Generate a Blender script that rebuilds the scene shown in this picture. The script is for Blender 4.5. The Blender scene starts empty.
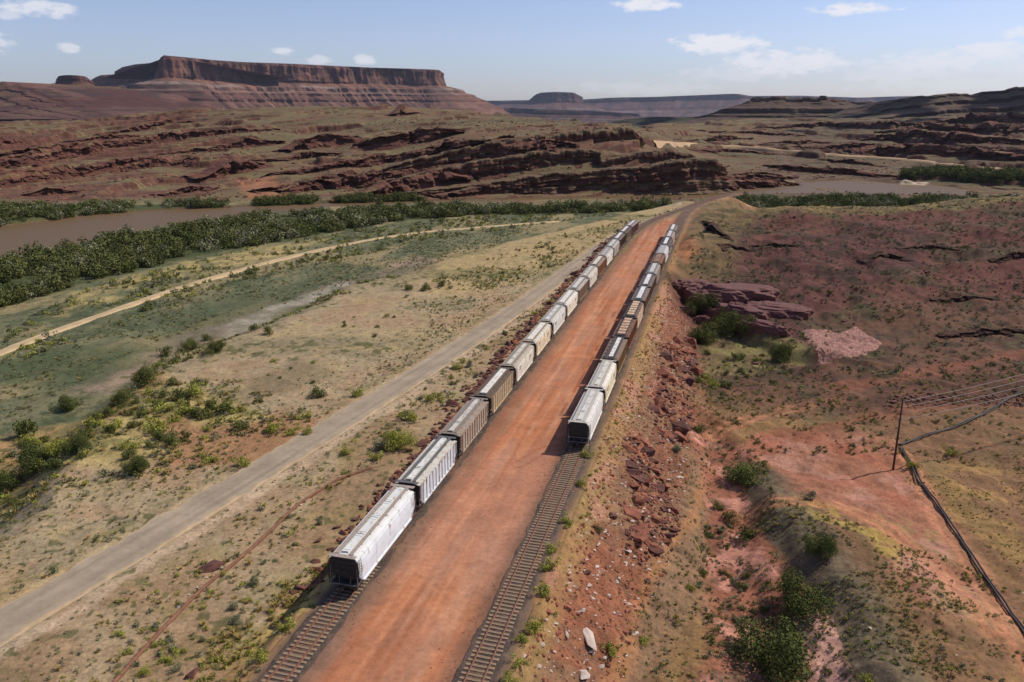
import bpy, bmesh, math, random
import numpy as np
from mathutils import Vector, Matrix

SC = bpy.context.scene
COL = SC.collection
R = math.radians
rng = np.random.default_rng(7)
random.seed(7)

# ---------------------------------------------------------------- camera, sky, sun
FPX, CAM_H = 790.0, 48.0
PITCH = math.atan(240 / FPX)
YAW = math.atan(222 / math.hypot(FPX, 240))          # heading of the railway
cam_d = bpy.data.cameras.new("camera")
cam = bpy.data.objects.new("camera", cam_d); COL.objects.link(cam)
cam.location = (0, 0, CAM_H); cam.rotation_euler = (math.pi / 2 - PITCH, 0, 0)
cam_d.sensor_width = 36; cam_d.lens = 36 * FPX / 1024
cam_d.clip_start = 0.5; cam_d.clip_end = 120000
SC.camera = cam

SUN_AZ, SUN_EL = R(68), R(47)        # azimuth clockwise from +Y
sd = bpy.data.lights.new("sun", 'SUN'); sun = bpy.data.objects.new("sun", sd); COL.objects.link(sun)
sd.energy = 4.1; sd.angle = R(0.5); sd.color = (1.0, 0.94, 0.82)
sdir = Vector((math.sin(SUN_AZ) * math.cos(SUN_EL), math.cos(SUN_AZ) * math.cos(SUN_EL), math.sin(SUN_EL)))
sun.rotation_euler = sdir.to_track_quat('Z', 'Y').to_euler()
SKY_STRENGTH = 0.108
SC.view_settings.view_transform = 'Standard'; SC.view_settings.look = 'None'
SC.view_settings.exposure = 0.0; SC.view_settings.gamma = 1; SC.view_settings.use_curve_mapping = False
SC.cycles.max_bounces = 5; SC.cycles.diffuse_bounces = 2; SC.cycles.volume_bounces = 0
SC.cycles.use_denoising = True

HAZE_DENSITY = 0.000016

def N(nt, typ, **kw):
    n = nt.nodes.new(typ)
    for k, v in kw.items():
        if k.startswith('i_'):
            n.inputs[int(k[2:]) if k[2:].isdigit() else k[2:]].default_value = v
        else: setattr(n, k, v)
    return n

def dir_of(px, py):
    xc, yc = (px - 512) / FPX, (py - 341) / FPX
    v = Vector((xc, math.cos(PITCH) - yc * math.sin(PITCH), -math.sin(PITCH) - yc * math.cos(PITCH)))
    return v.normalized()

def make_world():
    w = bpy.data.worlds.new("World"); SC.world = w; w.use_nodes = True
    nt = w.node_tree; nt.nodes.clear(); L = nt.links.new
    out = N(nt, 'ShaderNodeOutputWorld'); bg = N(nt, 'ShaderNodeBackground'); bg.inputs[1].default_value = SKY_STRENGTH
    sky = N(nt, 'ShaderNodeTexSky', sky_type='NISHITA', sun_disc=False, sun_elevation=SUN_EL, sun_rotation=SUN_AZ,
            altitude=1300, air_density=1.0, dust_density=1.0, ozone_density=2.6)
    tint = N(nt, 'ShaderNodeMix', data_type='RGBA', blend_type='MULTIPLY'); tint.inputs[0].default_value = 1
    tc0 = N(nt, 'ShaderNodeTexCoord'); sp0 = N(nt, 'ShaderNodeSeparateXYZ'); L(tc0.outputs['Generated'], sp0.inputs[0])
    rp = N(nt, 'ShaderNodeValToRGB'); L(sp0.outputs[2], rp.inputs[0]); e = rp.color_ramp.elements
    e[0].position = 0.0; e[0].color = (.86, .86, 1.05, 1); e[1].position = .20; e[1].color = SKY_TINT
    m_ = e.new(.07); m_.color = (1.06, .97, 1.12, 1)
    L(rp.outputs[0], tint.inputs[7])
    L(sky.outputs[0], tint.inputs[6])
    tc = N(nt, 'ShaderNodeTexCoord')
    # clouds: each a soft ellipse of noise round a direction of its own
    col = tint.outputs[2]
    nz = N(nt, 'ShaderNodeTexNoise'); nz.inputs['Scale'].default_value = 46; nz.inputs['Detail'].default_value = 7; nz.inputs['Roughness'].default_value = 0.62
    mp = N(nt, 'ShaderNodeMapping'); mp.inputs['Scale'].default_value = (1, 1, 2.6)
    L(tc.outputs['Generated'], mp.inputs[0]); L(mp.outputs[0], nz.inputs[0])
    total = None
    for (px, py, wx, wy, st) in CLOUDS:
        d = dir_of(px, py)
        right = Vector((0, 0, 1)).cross(d).normalized() * -1; up = right.cross(d).normalized()
        def dot(vec, scale):
            v = N(nt, 'ShaderNodeVectorMath', operation='DOT_PRODUCT'); v.inputs[1].default_value = vec
            L(sub.outputs[0], v.inputs[0])
            m = N(nt, 'ShaderNodeMath', operation='DIVIDE'); L(v.outputs['Value'], m.inputs[0]); m.inputs[1].default_value = scale
            p = N(nt, 'ShaderNodeMath', operation='POWER'); 
            ab = N(nt, 'ShaderNodeMath', operation='ABSOLUTE'); L(m.outputs[0], ab.inputs[0])
            L(ab.outputs[0], p.inputs[0]); p.inputs[1].default_value = 2; return p
        sub = N(nt, 'ShaderNodeVectorMath', operation='SUBTRACT'); sub.inputs[1].default_value = d
        L(tc.outputs['Generated'], sub.inputs[0])
        a = dot(right, wx / FPX); b = dot(up, wy / FPX)
        s = N(nt, 'ShaderNodeMath', operation='ADD'); L(a.outputs[0], s.inputs[0]); L(b.outputs[0], s.inputs[1])
        # density = noise*2 - r2
        m2 = N(nt, 'ShaderNodeMath', operation='MULTIPLY_ADD'); L(nz.outputs[0], m2.inputs[0]); m2.inputs[1].default_value = 4.2
        m2.inputs[2].default_value = -1.0
        m3 = N(nt, 'ShaderNodeMath', operation='SUBTRACT'); L(m2.outputs[0], m3.inputs[0]); L(s.outputs[0], m3.inputs[1])
        m4 = N(nt, 'ShaderNodeMath', operation='MULTIPLY', use_clamp=True); L(m3.outputs[0], m4.inputs[0]); m4.inputs[1].default_value = 1.1
        m5 = N(nt, 'ShaderNodeMath', operation='MULTIPLY'); L(m4.outputs[0], m5.inputs[0]); m5.inputs[1].default_value = st
        if total is None: total = m5
        else:
            mx = N(nt, 'ShaderNodeMath', operation='MAXIMUM'); L(total.outputs[0], mx.inputs[0]); L(m5.outputs[0], mx.inputs[1]); total = mx
    mix = N(nt, 'ShaderNodeMix', data_type='RGBA'); mix.inputs[7].default_value = CLOUD_COL
    L(total.outputs[0], mix.inputs[0]); L(col, mix.inputs[6]); L(mix.outputs[2], bg.inputs[0]); L(bg.outputs[0], out.inputs[0])
    w.cycles.sampling_method = 'MANUAL'; w.cycles.sample_map_resolution = 512
CLOUDS = [(645, 4, 30, 7, .85), (850, 9, 34, 5, .85), (722, 44, 44, 9, .9), (790, 63, 56, 12, .8), (735, 74, 60, 7, .35), (930, 62, 56, 10, .6),
          (990, 50, 34, 7, .7), (905, 74, 60, 7, .35), (38, 8, 30, 7, .7), (8, 14, 10, 5, .5), (69, 48, 9, 4, .6), (281, 51, 10, 4, .65),
          (320, 60, 16, 4, .5), (365, 60, 10, 5, .65), (1016, 33, 14, 5, .6), (640, 88, 70, 7, .25), (960, 86, 90, 7, .25), (1045, 70, 40, 9, .4),
          (-60, 40, 50, 12, .7), (1110, 30, 60, 10, .7)]
CLOUD_COL = (8.3, 8.2, 8.6, 1)
SKY_TINT = (1.30, 1.12, 1.16, 1)
make_world()

# ---------------------------------------------------------------- naming helpers
def tag(o, label=None, cat=None, group=None, kind=None):
    if label: o['label'] = label
    if cat: o['category'] = cat
    if group: o['group'] = group
    if kind: o['kind'] = kind
    return o
def empty(name, loc=(0, 0, 0), rz=0.0):
    o = bpy.data.objects.new(name, None); COL.objects.link(o); o.location = loc; o.rotation_euler = (0, 0, rz); return o
def link(name, me, parent=None):
    o = bpy.data.objects.new(name, me); COL.objects.link(o)
    if parent is not None: o.parent = parent
    return o

# ---------------------------------------------------------------- numpy noise
def _h(ix, iy, seed):
    n = (ix.astype(np.int64) * 374761393 + iy.astype(np.int64) * 668265263 + seed * 974634777) & 0xffffffff
    n = ((n ^ (n >> 13)) * 1274126177) & 0xffffffff
    n = ((n ^ (n >> 16)) * 2246822519) & 0xffffffff
    return ((n ^ (n >> 15)) & 0xffffff) / float(0xffffff)
def vn(x, y, seed=0):
    x = np.asarray(x, float); y = np.asarray(y, float)
    ix, iy = np.floor(x), np.floor(y); fx, fy = x - ix, y - iy
    ux = fx * fx * fx * (fx * (fx * 6 - 15) + 10); uy = fy * fy * fy * (fy * (fy * 6 - 15) + 10)
    a, b, c, d = _h(ix, iy, seed), _h(ix + 1, iy, seed), _h(ix, iy + 1, seed), _h(ix + 1, iy + 1, seed)
    return (a + (b - a) * ux) * (1 - uy) + (c + (d - c) * ux) * uy
def fbm(x, y, sc, octv=4, seed=0, gain=.5):
    x = np.asarray(x, float) / sc; y = np.asarray(y, float) / sc
    s = 0; a = 1; t = 0
    for i in range(octv):
        s = s + a * vn(x * 2**i + i * 17.3, y * 2**i - i * 9.1, seed + i); t += a; a *= gain
    return s / t
def ridged(x, y, sc, octv=4, seed=0):
    x = np.asarray(x, float) / sc; y = np.asarray(y, float) / sc
    s = 0; a = 1; t = 0
    for i in range(octv):
        s = s + a * (1 - np.abs(2 * vn(x * 2**i + i * 7.7, y * 2**i + i * 3.1, seed + i) - 1)); t += a; a *= .5
    return s / t
def sm(x, a, b):
    t = np.clip((np.asarray(x, float) - a) / (b - a), 0, 1); return t * t * (3 - 2 * t)

# ---------------------------------------------------------------- coordinates
SA, CA = math.sin(YAW), math.cos(YAW)
def G(px, py, z=0.0):
    v = dir_of(px, py); k = (z - CAM_H) / v.z; return (v.x * k, v.y * k)
def P(px, py, Y):
    v = dir_of(px, py); k = Y / v.y; return (v.x * k, Y, CAM_H + v.z * k)
def ST(x, y): return x * SA + y * CA, x * CA - y * SA
def XY(s, t): return s * SA + t * CA, s * CA - t * SA
def ipt(x, xs, ys): return np.interp(x, xs, ys)
TL = lambda s: ipt(s, [0, 285, 310, 331, 350, 370, 385, 420, 470, 540], [-34.3, -34.3, -33.2, -30.6, -26.5, -20.6, -16.6, -8.5, 12, 52])
TR = lambda s: ipt(s, [0, 345, 365, 385, 420, 470, 540], [-17.9, -17.9, -17.4, -16.2, -8.5, 12, 52])
def smooth_curve(fn, s):
    return sum(fn(s + d) for d in (-24, -16, -8, 0, 8, 16, 24)) / 7.0
tl = lambda s: smooth_curve(TL, np.asarray(s, float))
tr = lambda s: smooth_curve(TR, np.asarray(s, float))
tb = lambda s: ipt(s, [0, 50, 73, 110, 124, 159, 197, 220, 253, 325, 369, 420, 520], [-86, -86, -91, -107, -108, -111, -106, -95, -90, -66.5, -50, -30, 0])
tt = lambda s: ipt(s, [0, 67, 91, 126, 180, 231, 300], [-6, -4.8, .8, 1.3, -3, -8, -12])
troad = lambda s: smooth_curve(lambda q: ipt(q, [0, 52, 75, 125, 172, 263, 300, 335, 400], [-76, -66.8, -63.2, -56, -50.4, -43.8, -40.8, -36.5, -27]), np.asarray(s, float))

def seg_dist(x, y, pts, closed=False):
    """distance to a polyline, signed side (positive = right of travel), arc parameter"""
    best = np.full(np.shape(x), 1e18); side = np.ones(np.shape(x))
    n = len(pts)
    for i in range(n if closed else n - 1):
        ax, ay = pts[i]; bx, by = pts[(i + 1) % n]
        dx, dy = bx - ax, by - ay; l2 = dx * dx + dy * dy + 1e-9
        k = np.clip(((x - ax) * dx + (y - ay) * dy) / l2, 0, 1)
        d = (x - ax - k * dx)**2 + (y - ay - k * dy)**2
        cr = (x - ax) * dy - (y - ay) * dx
        m = d < best; best = np.where(m, d, best); side = np.where(m, np.sign(cr), side)
    return np.sqrt(best), side
def inside(x, y, pts):
    r = np.zeros(np.shape(x), bool); n = len(pts)
    for i in range(n):
        ax, ay = pts[i]; bx, by = pts[(i + 1) % n]
        c = ((ay > y) != (by > y))
        r ^= c & (x < (bx - ax) * (y - ay) / ((by - ay) if by != ay else 1e-9) + ax)
    return r
def gp(pts, z): return [G(a, b, z) for a, b in pts]
def region(x, y, pts, soft=2.0, warp=0.0, wsc=8.0, seed=3):
    """soft mask of a plan polygon (world coordinates), its edge broken up by noise"""
    shape = np.shape(x); out = np.zeros(shape)
    xs = [p[0] for p in pts]; ys = [p[1] for p in pts]; m = soft + warp + 1
    b = (x > min(xs) - m) & (x < max(xs) + m) & (y > min(ys) - m) & (y < max(ys) + m)
    if not b.any(): return out
    xx, yy = x[b], y[b]
    d, _ = seg_dist(xx, yy, pts, True)
    d = np.where(inside(xx, yy, pts), d, -d)
    if warp: d = d + (fbm(xx, yy, wsc, 4, seed) - .5) * 2 * warp
    out[b] = sm(d, -soft, soft)
    return out

# plan outlines of the place (taken on the level each lies at)
RIVER = gp([(-260, 285), (-120, 276), (0, 262), (60, 249), (150, 231), (250, 216), (330, 208), (450, 203), (600, 199.5), (700, 199), (780, 195.5), (935, 195.5), (1060, 197), (1180, 197),
            (1180, 190), (1000, 187), (935, 182), (850, 180), (780, 184), (720, 193), (600, 196.5), (400, 201.5), (300, 204.5), (200, 208.5), (100, 214), (0, 227), (-120, 238), (-260, 250)], -11)
STEP = gp([(640, 268), (668, 285), (700, 308), (745, 330), (790, 350), (850, 352)], -5)
SCARP = gp([(745, 480), (755, 512), (768, 540), (800, 580), (832, 625), (860, 700)], -8)
WASH = gp([(690, 420), (722, 450), (728, 500), (722, 560), (745, 605), (790, 650), (820, 720)], -8)

# far land: elevation along sight columns, as real distances
COLS = [
 (-260, [(222, 455), (180, 560), (150, 700), (130, 900), (120, 1200)]),
 (0,   [(216, 470), (182, 560), (150, 720), (134, 900), (127, 1050)]),
 (100, [(209, 480), (182, 590), (150, 790), (130, 1050), (122, 1200)]),
 (200, [(206, 485), (182, 585), (150, 780), (124, 1080), (113, 1280)]),
 (300, [(203, 492), (180, 590), (150, 760), (125, 1000), (107, 1250)]),
 (400, [(200, 505), (176, 590), (150, 720), (125, 930), (107, 1200)]),
 (470, [(198, 512), (172, 565), (146, 620), (130, 780), (112, 1150)]),
 (540, [(197.5, 516), (170, 550), (136, 615), (127, 760), (119, 1000)]),
 (610, [(197, 518), (168, 548), (130, 612), (126, 690), (123, 800)]),
 (650, [(197, 520), (166, 548), (150, 585), (140, 700), (129, 1000), (124, 1300)]),
 (700, [(196, 524), (186, 556), (172, 630), (152, 850), (134, 1200), (124, 1700)]),
 (760, [(192, 545), (178, 640), (160, 800), (144, 1000), (131, 1400), (121, 1900)]),
 (820, [(184, 590), (172, 690), (158, 830), (145, 1000), (131, 1350), (120, 1800)]),
 (900, [(180.5, 620), (168, 720), (157, 850), (141, 1000), (126, 1300), (120, 1500)]),
 (1000, [(181, 620), (166, 720), (155, 820), (140, 950), (124, 1250), (119, 1450)]),
 (1040, [(181, 620), (165, 720), (152, 820), (138, 950), (122, 1230), (118, 1420)]),
 (1300, [(181, 640), (160, 720), (140, 850), (120, 1200), (114, 1420)]),
]
_ly = np.linspace(math.log(380), math.log(12000), 420)
_us, _tab = [], []
for px, prof in COLS:
    Ys = [430.0]; Zs = [-9.5]
    for py, Y in prof:
        Ys.append(Y); Zs.append(P(px, py, Y)[2])
    last = Zs[-1]
    lo = -10 if px < 380 else -170
    Ys += [Ys[-1] * 1.12, Ys[-1] * 1.5, 5000, 12000]; Zs += [last - 3, min(last * .3, -8) + (lo + 10) * .12, lo * .8, lo * 1.9]
    _us.append(dir_of(px, 150).x / dir_of(px, 150).y); _tab.append(np.interp(np.exp(_ly), Ys, Zs))
_uu = np.linspace(_us[0], _us[-1], 300)
_T = np.array([[np.interp(u, _us, [row[j] for row in _tab]) for j in range(len(_ly))] for u in _uu])
_k = np.array([1, 2, 3, 4, 5, 4, 3, 2, 1], float); _k /= _k.sum()
_Tp = np.pad(_T, ((4, 4), (0, 0)), 'edge'); _T = sum(_k[i] * _Tp[i:i + _T.shape[0]] for i in range(9))
_k = np.array([1, 2, 3, 2, 1], float) / 9
_Tp = np.pad(_T, ((0, 0), (2, 2)), 'edge'); _T = sum(_k[i] * _Tp[:, i:i + _T.shape[1]] for i in range(5))
def far_z(x, y):
    yy = np.maximum(y, 385.0); u = np.clip(x / yy, _uu[0], _uu[-1] - 1e-6)
    fu = (u - _uu[0]) / (_uu[1] - _uu[0]); fl = (np.clip(np.log(yy), _ly[0], _ly[-1] - 1e-6) - _ly[0]) / (_ly[1] - _ly[0])
    i = np.clip(np.floor(fu).astype(int), 0, len(_uu) - 2); j = np.clip(np.floor(fl).astype(int), 0, len(_ly) - 2)
    a, b = fu - i, fl - j
    return (_T[i, j] * (1 - a) + _T[i + 1, j] * a) * (1 - b) + (_T[i, j + 1] * (1 - a) + _T[i + 1, j + 1] * a) * b

def land(x, y, detail=True):
    """ground elevation anywhere"""
    x = np.asarray(x, float); y = np.asarray(y, float)
    s, t = ST(x, y)
    L, Rr = tl(s), tr(s)
    # left plain, bluff, flood plain
    wob = (fbm(x, y, 22, 3, 11) - .5) * 14
    B = tb(s) + wob * sm(s, 330, 280)
    zl = -9.0 + 6.7 * sm(t, B - 9, B + 7)
    zl = zl + (0 - zl) * sm(t, L - 6.0, L - 3.0)
    # right flat, hill
    zr = -8.0 + 10.2 * sm(y, 165, 310) * sm(t, -20, 30) + 7.5 * sm(s, 200, 290) * sm(t, 20, -14)
    zr = zr + 6 * sm(t, 60, 150) * sm(y, 120, 260)
    d, side = seg_dist(x, y, STEP)
    zr = zr + 2.6 * sm(-d * side, -1.0, 2.0) * sm(d, 60, 15) * sm(x, 84, 66)
    zr = zr * 1.0 - (zr + 9.3) * sm(y, 345, 440) * sm(t, -12, 14)
    zr = np.maximum(zr, -9.6)
    d, side = seg_dist(x, y, SCARP)
    zr = zr + 2.4 * sm(-d * side, -1.0, 3.5) * sm(d, 34, 6) * sm(s, 122, 104) * sm(s, 60, 72)
    d, _ = seg_dist(x, y, WASH)
    zr = zr - 1.2 * sm(d, 5.5, 1.5)
    toe = tt(s)
    ramp = np.clip((t - (Rr + 3.2)) / np.maximum(toe - (Rr + 3.2), 4), 0, 1)
    zr2 = 0 + (zr - 0) * (ramp**.85)
    z = np.where(t < (L + Rr) / 2, zl, zr2)
    mid = (t > L - 3) & (t < Rr + 3.2)
    z = np.where(mid, 0.0, z)
    # far land takes over beyond the river bend
    fz = far_z(x, y)
    w = sm(y, 418, 455)
    u = x / np.maximum(y, 1)
    w = np.where(t < -45, sm(y, 380, 440), w)
    z = z * (1 - w) + fz * w
    # river channel
    b = (y > 200) & (y < 800)
    riv = np.zeros(np.shape(x))
    if np.any(b):
        rr = region(np.where(b, x, 1e6), y, RIVER, 5.0, 2.5, 25)
        riv = rr
    z = np.where((y > 380) & (y < 900), np.maximum(z, -9.9), z)
    z = z * (1 - riv) + (-13.0) * riv
    if detail:
        flat = np.clip(sm(np.abs(t - (L + Rr) / 2), (Rr - L) / 2 + 2.5, (Rr - L) / 2 + 7) , 0, 1)
        flat = flat * sm(np.abs(t - troad(s)), 4.2, 8.0) * (1 - riv)
        rough = np.clip(sm(t, Rr + 3, Rr + 9), 0, 1) * (y < 430)
        hill = sm(y, 175, 215) * rough * sm(t, -12, 0) * sm(y, 400, 350)
        amp = 0.22 + 0.35 * rough
        z = z + flat * amp * (fbm(x, y, 3.2, 4, 21) - .5) * 2 * (y < 500) + flat * (fbm(x, y, 14, 3, 31) - .5) * .9 * (y < 500)
        z = z + hill * ((ridged(x * .8 + y * .3, y * 1.6 - x * .25, 26, 5, 5) - .55) * 5.5 + (fbm(x, y, 60, 3, 8) - .5) * 4)
        # dirt swells on right foreground
        z = z + rough * sm(y, 170, 140) * sm(t, 2, 10) * (fbm(x, y, 20, 4, 61) - .5) * 2.2
        # ribs down the embankment
        z = z + sm(ramp, .05, .3) * sm(ramp, 1.02, .7) * (t > Rr) * (s < 280) * (fbm(s, t * .35, 5, 4, 71) - .5) * 1.6
        far = sm(y, 470, 620)
        near_river = sm(np.abs(u), 9, 8)
        strata = (fbm(x * .35 + y * .12, y, 60, 5, 41) - .5)
        z = z + far * strata * 9 * sm(y, 450, 1200) + far * (ridged(x, y * 1.3, 90, 5, 43) - .5) * (3 + 4 * sm(y, 700, 1400))
        # gently dipping beds: the slope climbs in broken steps
        kd = np.where(u < .22, .10, -.03)
        v = z - kd * x + (fbm(x, y, 120, 4, 47) - .5) * 16 + (fbm(x, y, 9, 3, 48) - .5) * 1.6
        for per, am, sd_ in ((11.0, 1.0, 51), (6.3, .8, 53)):
            q = v / per; fr = q - np.floor(q)
            mk = sm(fbm(x, y, 70, 4, sd_) + .10 * sm(u, -.3, -.5) + .05 * (u > .2) - .09 * (u < .1) * sm(u, -.45, -.25) - .05 * sm(y, 800, 1000) * (u < .1), .47, .58)
            z = z + sm(y, 480, 540) * sm(y, 3000, 2000) * am * mk * per * .62 * (sm(fr, .40, .50) - fr)
        z = z + far * sm(fbm(x, y, 60, 4, 49), .48, .6) * (ridged(x, y, 16, 4, 50) - .5) * (1.6 + 1.6 * (u > .2)) * sm(y, 2500, 1500)
        z = np.where((y > 430) & (y < 1000) & (riv < .2), np.maximum(z, -9.9), z)
    return z

def land1(x, y): return float(land(np.array([x]), np.array([y]))[0])
_kk = np.concatenate([np.linspace(40, 600, 1400), np.geomspace(602, 6000, 900)])
def hit(px, py):
    """where a sight line first meets the ground"""
    v = dir_of(px, py); k = _kk / v.y
    x, y, z = v.x * k, v.y * k, CAM_H + v.z * k
    g = land(x, y); b = np.nonzero(z < g)[0]
    if len(b) == 0: return None
    i = b[0]
    if i == 0: return Vector((x[0], y[0], g[0]))
    a = (z[i - 1] - g[i - 1]) / ((z[i - 1] - g[i - 1]) - (z[i] - g[i]) + 1e-9)
    X = x[i - 1] + (x[i] - x[i - 1]) * a; Y = y[i - 1] + (y[i] - y[i - 1]) * a
    return Vector((X, Y, land1(X, Y)))

# ---------------------------------------------------------------- materials
def srgb(r, g, b):
    f = lambda c: (c / 255 / 12.92) if c <= 10 else ((c / 255 + .055) / 1.055)**2.4
    return np.array([f(r), f(g), f(b)])
def new_mat(name):
    m = bpy.data.materials.new(name); m.use_nodes = True; nt = m.node_tree
    return m, nt, nt.nodes['Principled BSDF']
def mulcol(nt, a, b_val=None, b_link=None, fac=1.0, mode='MULTIPLY'):
    n = N(nt, 'ShaderNodeMix', data_type='RGBA', blend_type=mode); n.inputs[0].default_value = fac
    nt.links.new(a, n.inputs[6])
    if b_link is not None: nt.links.new(b_link, n.inputs[7])
    else: n.inputs[7].default_value = b_val
    return n.outputs[2]
def noise(nt, scale, detail=4, rough=.6, vec=None, stretch=None):
    tc = N(nt, 'ShaderNodeTexCoord'); n = N(nt, 'ShaderNodeTexNoise')
    n.inputs['Scale'].default_value = scale; n.inputs['Detail'].default_value = detail; n.inputs['Roughness'].default_value = rough
    v = tc.outputs['Object']
    if stretch:
        mp = N(nt, 'ShaderNodeMapping'); mp.inputs['Scale'].default_value = stretch; nt.links.new(v, mp.inputs[0]); v = mp.outputs[0]
    nt.links.new(v, n.inputs['Vector']); return n.outputs[0]
def ramp(nt, fac, stops):
    r = N(nt, 'ShaderNodeValToRGB'); e = r.color_ramp.elements
    while len(e) < len(stops): e.new(.5)
    for i, (p, c) in enumerate(stops):
        e[i].position = p; e[i].color = (*c[:3], 1) if not np.isscalar(c) else (c, c, c, 1)
    nt.links.new(fac, r.inputs[0]); return r.outputs[0]

def ground_material(name, contrast=1.0, fine=2.2, bump=.5):
    m, nt, b = new_mat(name); L = nt.links.new
    at = N(nt, 'ShaderNodeAttribute', attribute_name='Col')
    n1 = noise(nt, fine, 6, .75); r1 = ramp(nt, n1, [(.30, .55), (.5, 1.0), (.72, 1.38)])
    n2 = noise(nt, fine * .13, 4, .6); r2 = ramp(nt, n2, [(.3, .82), (.7, 1.16)])
    n3 = noise(nt, fine * .32, 8, .82); r3 = ramp(nt, n3, [(.36, .62), (.5, 1.0), (.66, 1.3)])
    c = mulcol(nt, at.outputs['Color'], b_link=r1, fac=.85 * contrast); c = mulcol(nt, c, b_link=r2, fac=.8); c = mulcol(nt, c, b_link=r3, fac=.75 * contrast)
    L(c, b.inputs['Base Color']); b.inputs['Roughness'].default_value = .95; b.inputs['Specular IOR Level'].default_value = .15
    bp = N(nt, 'ShaderNodeBump'); bp.inputs['Strength'].default_value = bump; bp.inputs['Distance'].default_value = .25
    L(n1, bp.inputs['Height']); L(bp.outputs[0], b.inputs['Normal']); return m
M_GROUND = ground_material('desert_ground')
M_ROAD = ground_material('road_surface', .35, 1.4, .08)
M_YARD = ground_material('packed_red_dirt', .55, 1.6, .25)
M_BALLAST = ground_material('ballast_stone', 1.2, 6.0, .9)
def rock_material(name, contrast=1.0, sc=1.0):
    m, nt, b = new_mat(name); L = nt.links.new
    at = N(nt, 'ShaderNodeAttribute', attribute_name='Col')
    n1 = noise(nt, .5 * sc, 8, .7, stretch=(1, 1, 3.2)); r1 = ramp(nt, n1, [(.28, .45), (.5, 1.0), (.75, 1.45)])
    n2 = noise(nt, 3.0 * sc, 6, .7); r2 = ramp(nt, n2, [(.3, .75), (.7, 1.2)])
    c = mulcol(nt, at.outputs['Color'], b_link=r1, fac=.7 * contrast); c = mulcol(nt, c, b_link=r2, fac=.7)
    L(c, b.inputs['Base Color']); b.inputs['Roughness'].default_value = .92; b.inputs['Specular IOR Level'].default_value = .2
    bp = N(nt, 'ShaderNodeBump'); bp.inputs['Strength'].default_value = .8; bp.inputs['Distance'].default_value = .5 / sc
    L(n1, bp.inputs['Height']); L(bp.outputs[0], b.inputs['Normal']); return m
M_CLIFF = rock_material('sandstone_cliff', 1.0, .35)
M_MESA = rock_material('mesa_rock', .8, .03)

def set_col(me, rgb):
    a = me.color_attributes.new('Col', 'FLOAT_COLOR', 'POINT')
    d = np.ones((len(me.vertices), 4), np.float32); d[:, :3] = np.clip(rgb, 0.004, 1); a.data.foreach_set('color', d.ravel())
def grid_mesh(name, V, nu, nv, cols, mat, smooth=True, wrap=False):
    """V (nu*nv,3), v fastest"""
    i = np.arange(nu if wrap else nu - 1)[:, None]; j = np.arange(nv - 1)[None, :]
    a = i * nv + j; b = ((i + 1) % nu) * nv + j
    F = np.stack([a, b, b + 1, a + 1], -1).reshape(-1, 4)
    return raw_mesh(name, V, F, mat, cols, smooth)
def raw_mesh(name, V, F, mat=None, cols=None, smooth=False):
    V = np.asarray(V, np.float32); F = np.asarray(F, np.int32)
    me = bpy.data.meshes.new(name); k = F.shape[1]
    me.vertices.add(len(V)); me.vertices.foreach_set('co', V.ravel())
    me.loops.add(F.size); me.loops.foreach_set('vertex_index', F.ravel())
    me.polygons.add(len(F)); me.polygons.foreach_set('loop_start', np.arange(0, F.size, k, dtype=np.int32))
    me.polygons.foreach_set('loop_total', np.full(len(F), k, np.int32))
    me.polygons.foreach_set('use_smooth', np.full(len(F), smooth))
    me.update(calc_edges=True)
    if mat: me.materials.append(mat)
    if cols is not None: set_col(me, cols)
    return me

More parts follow.
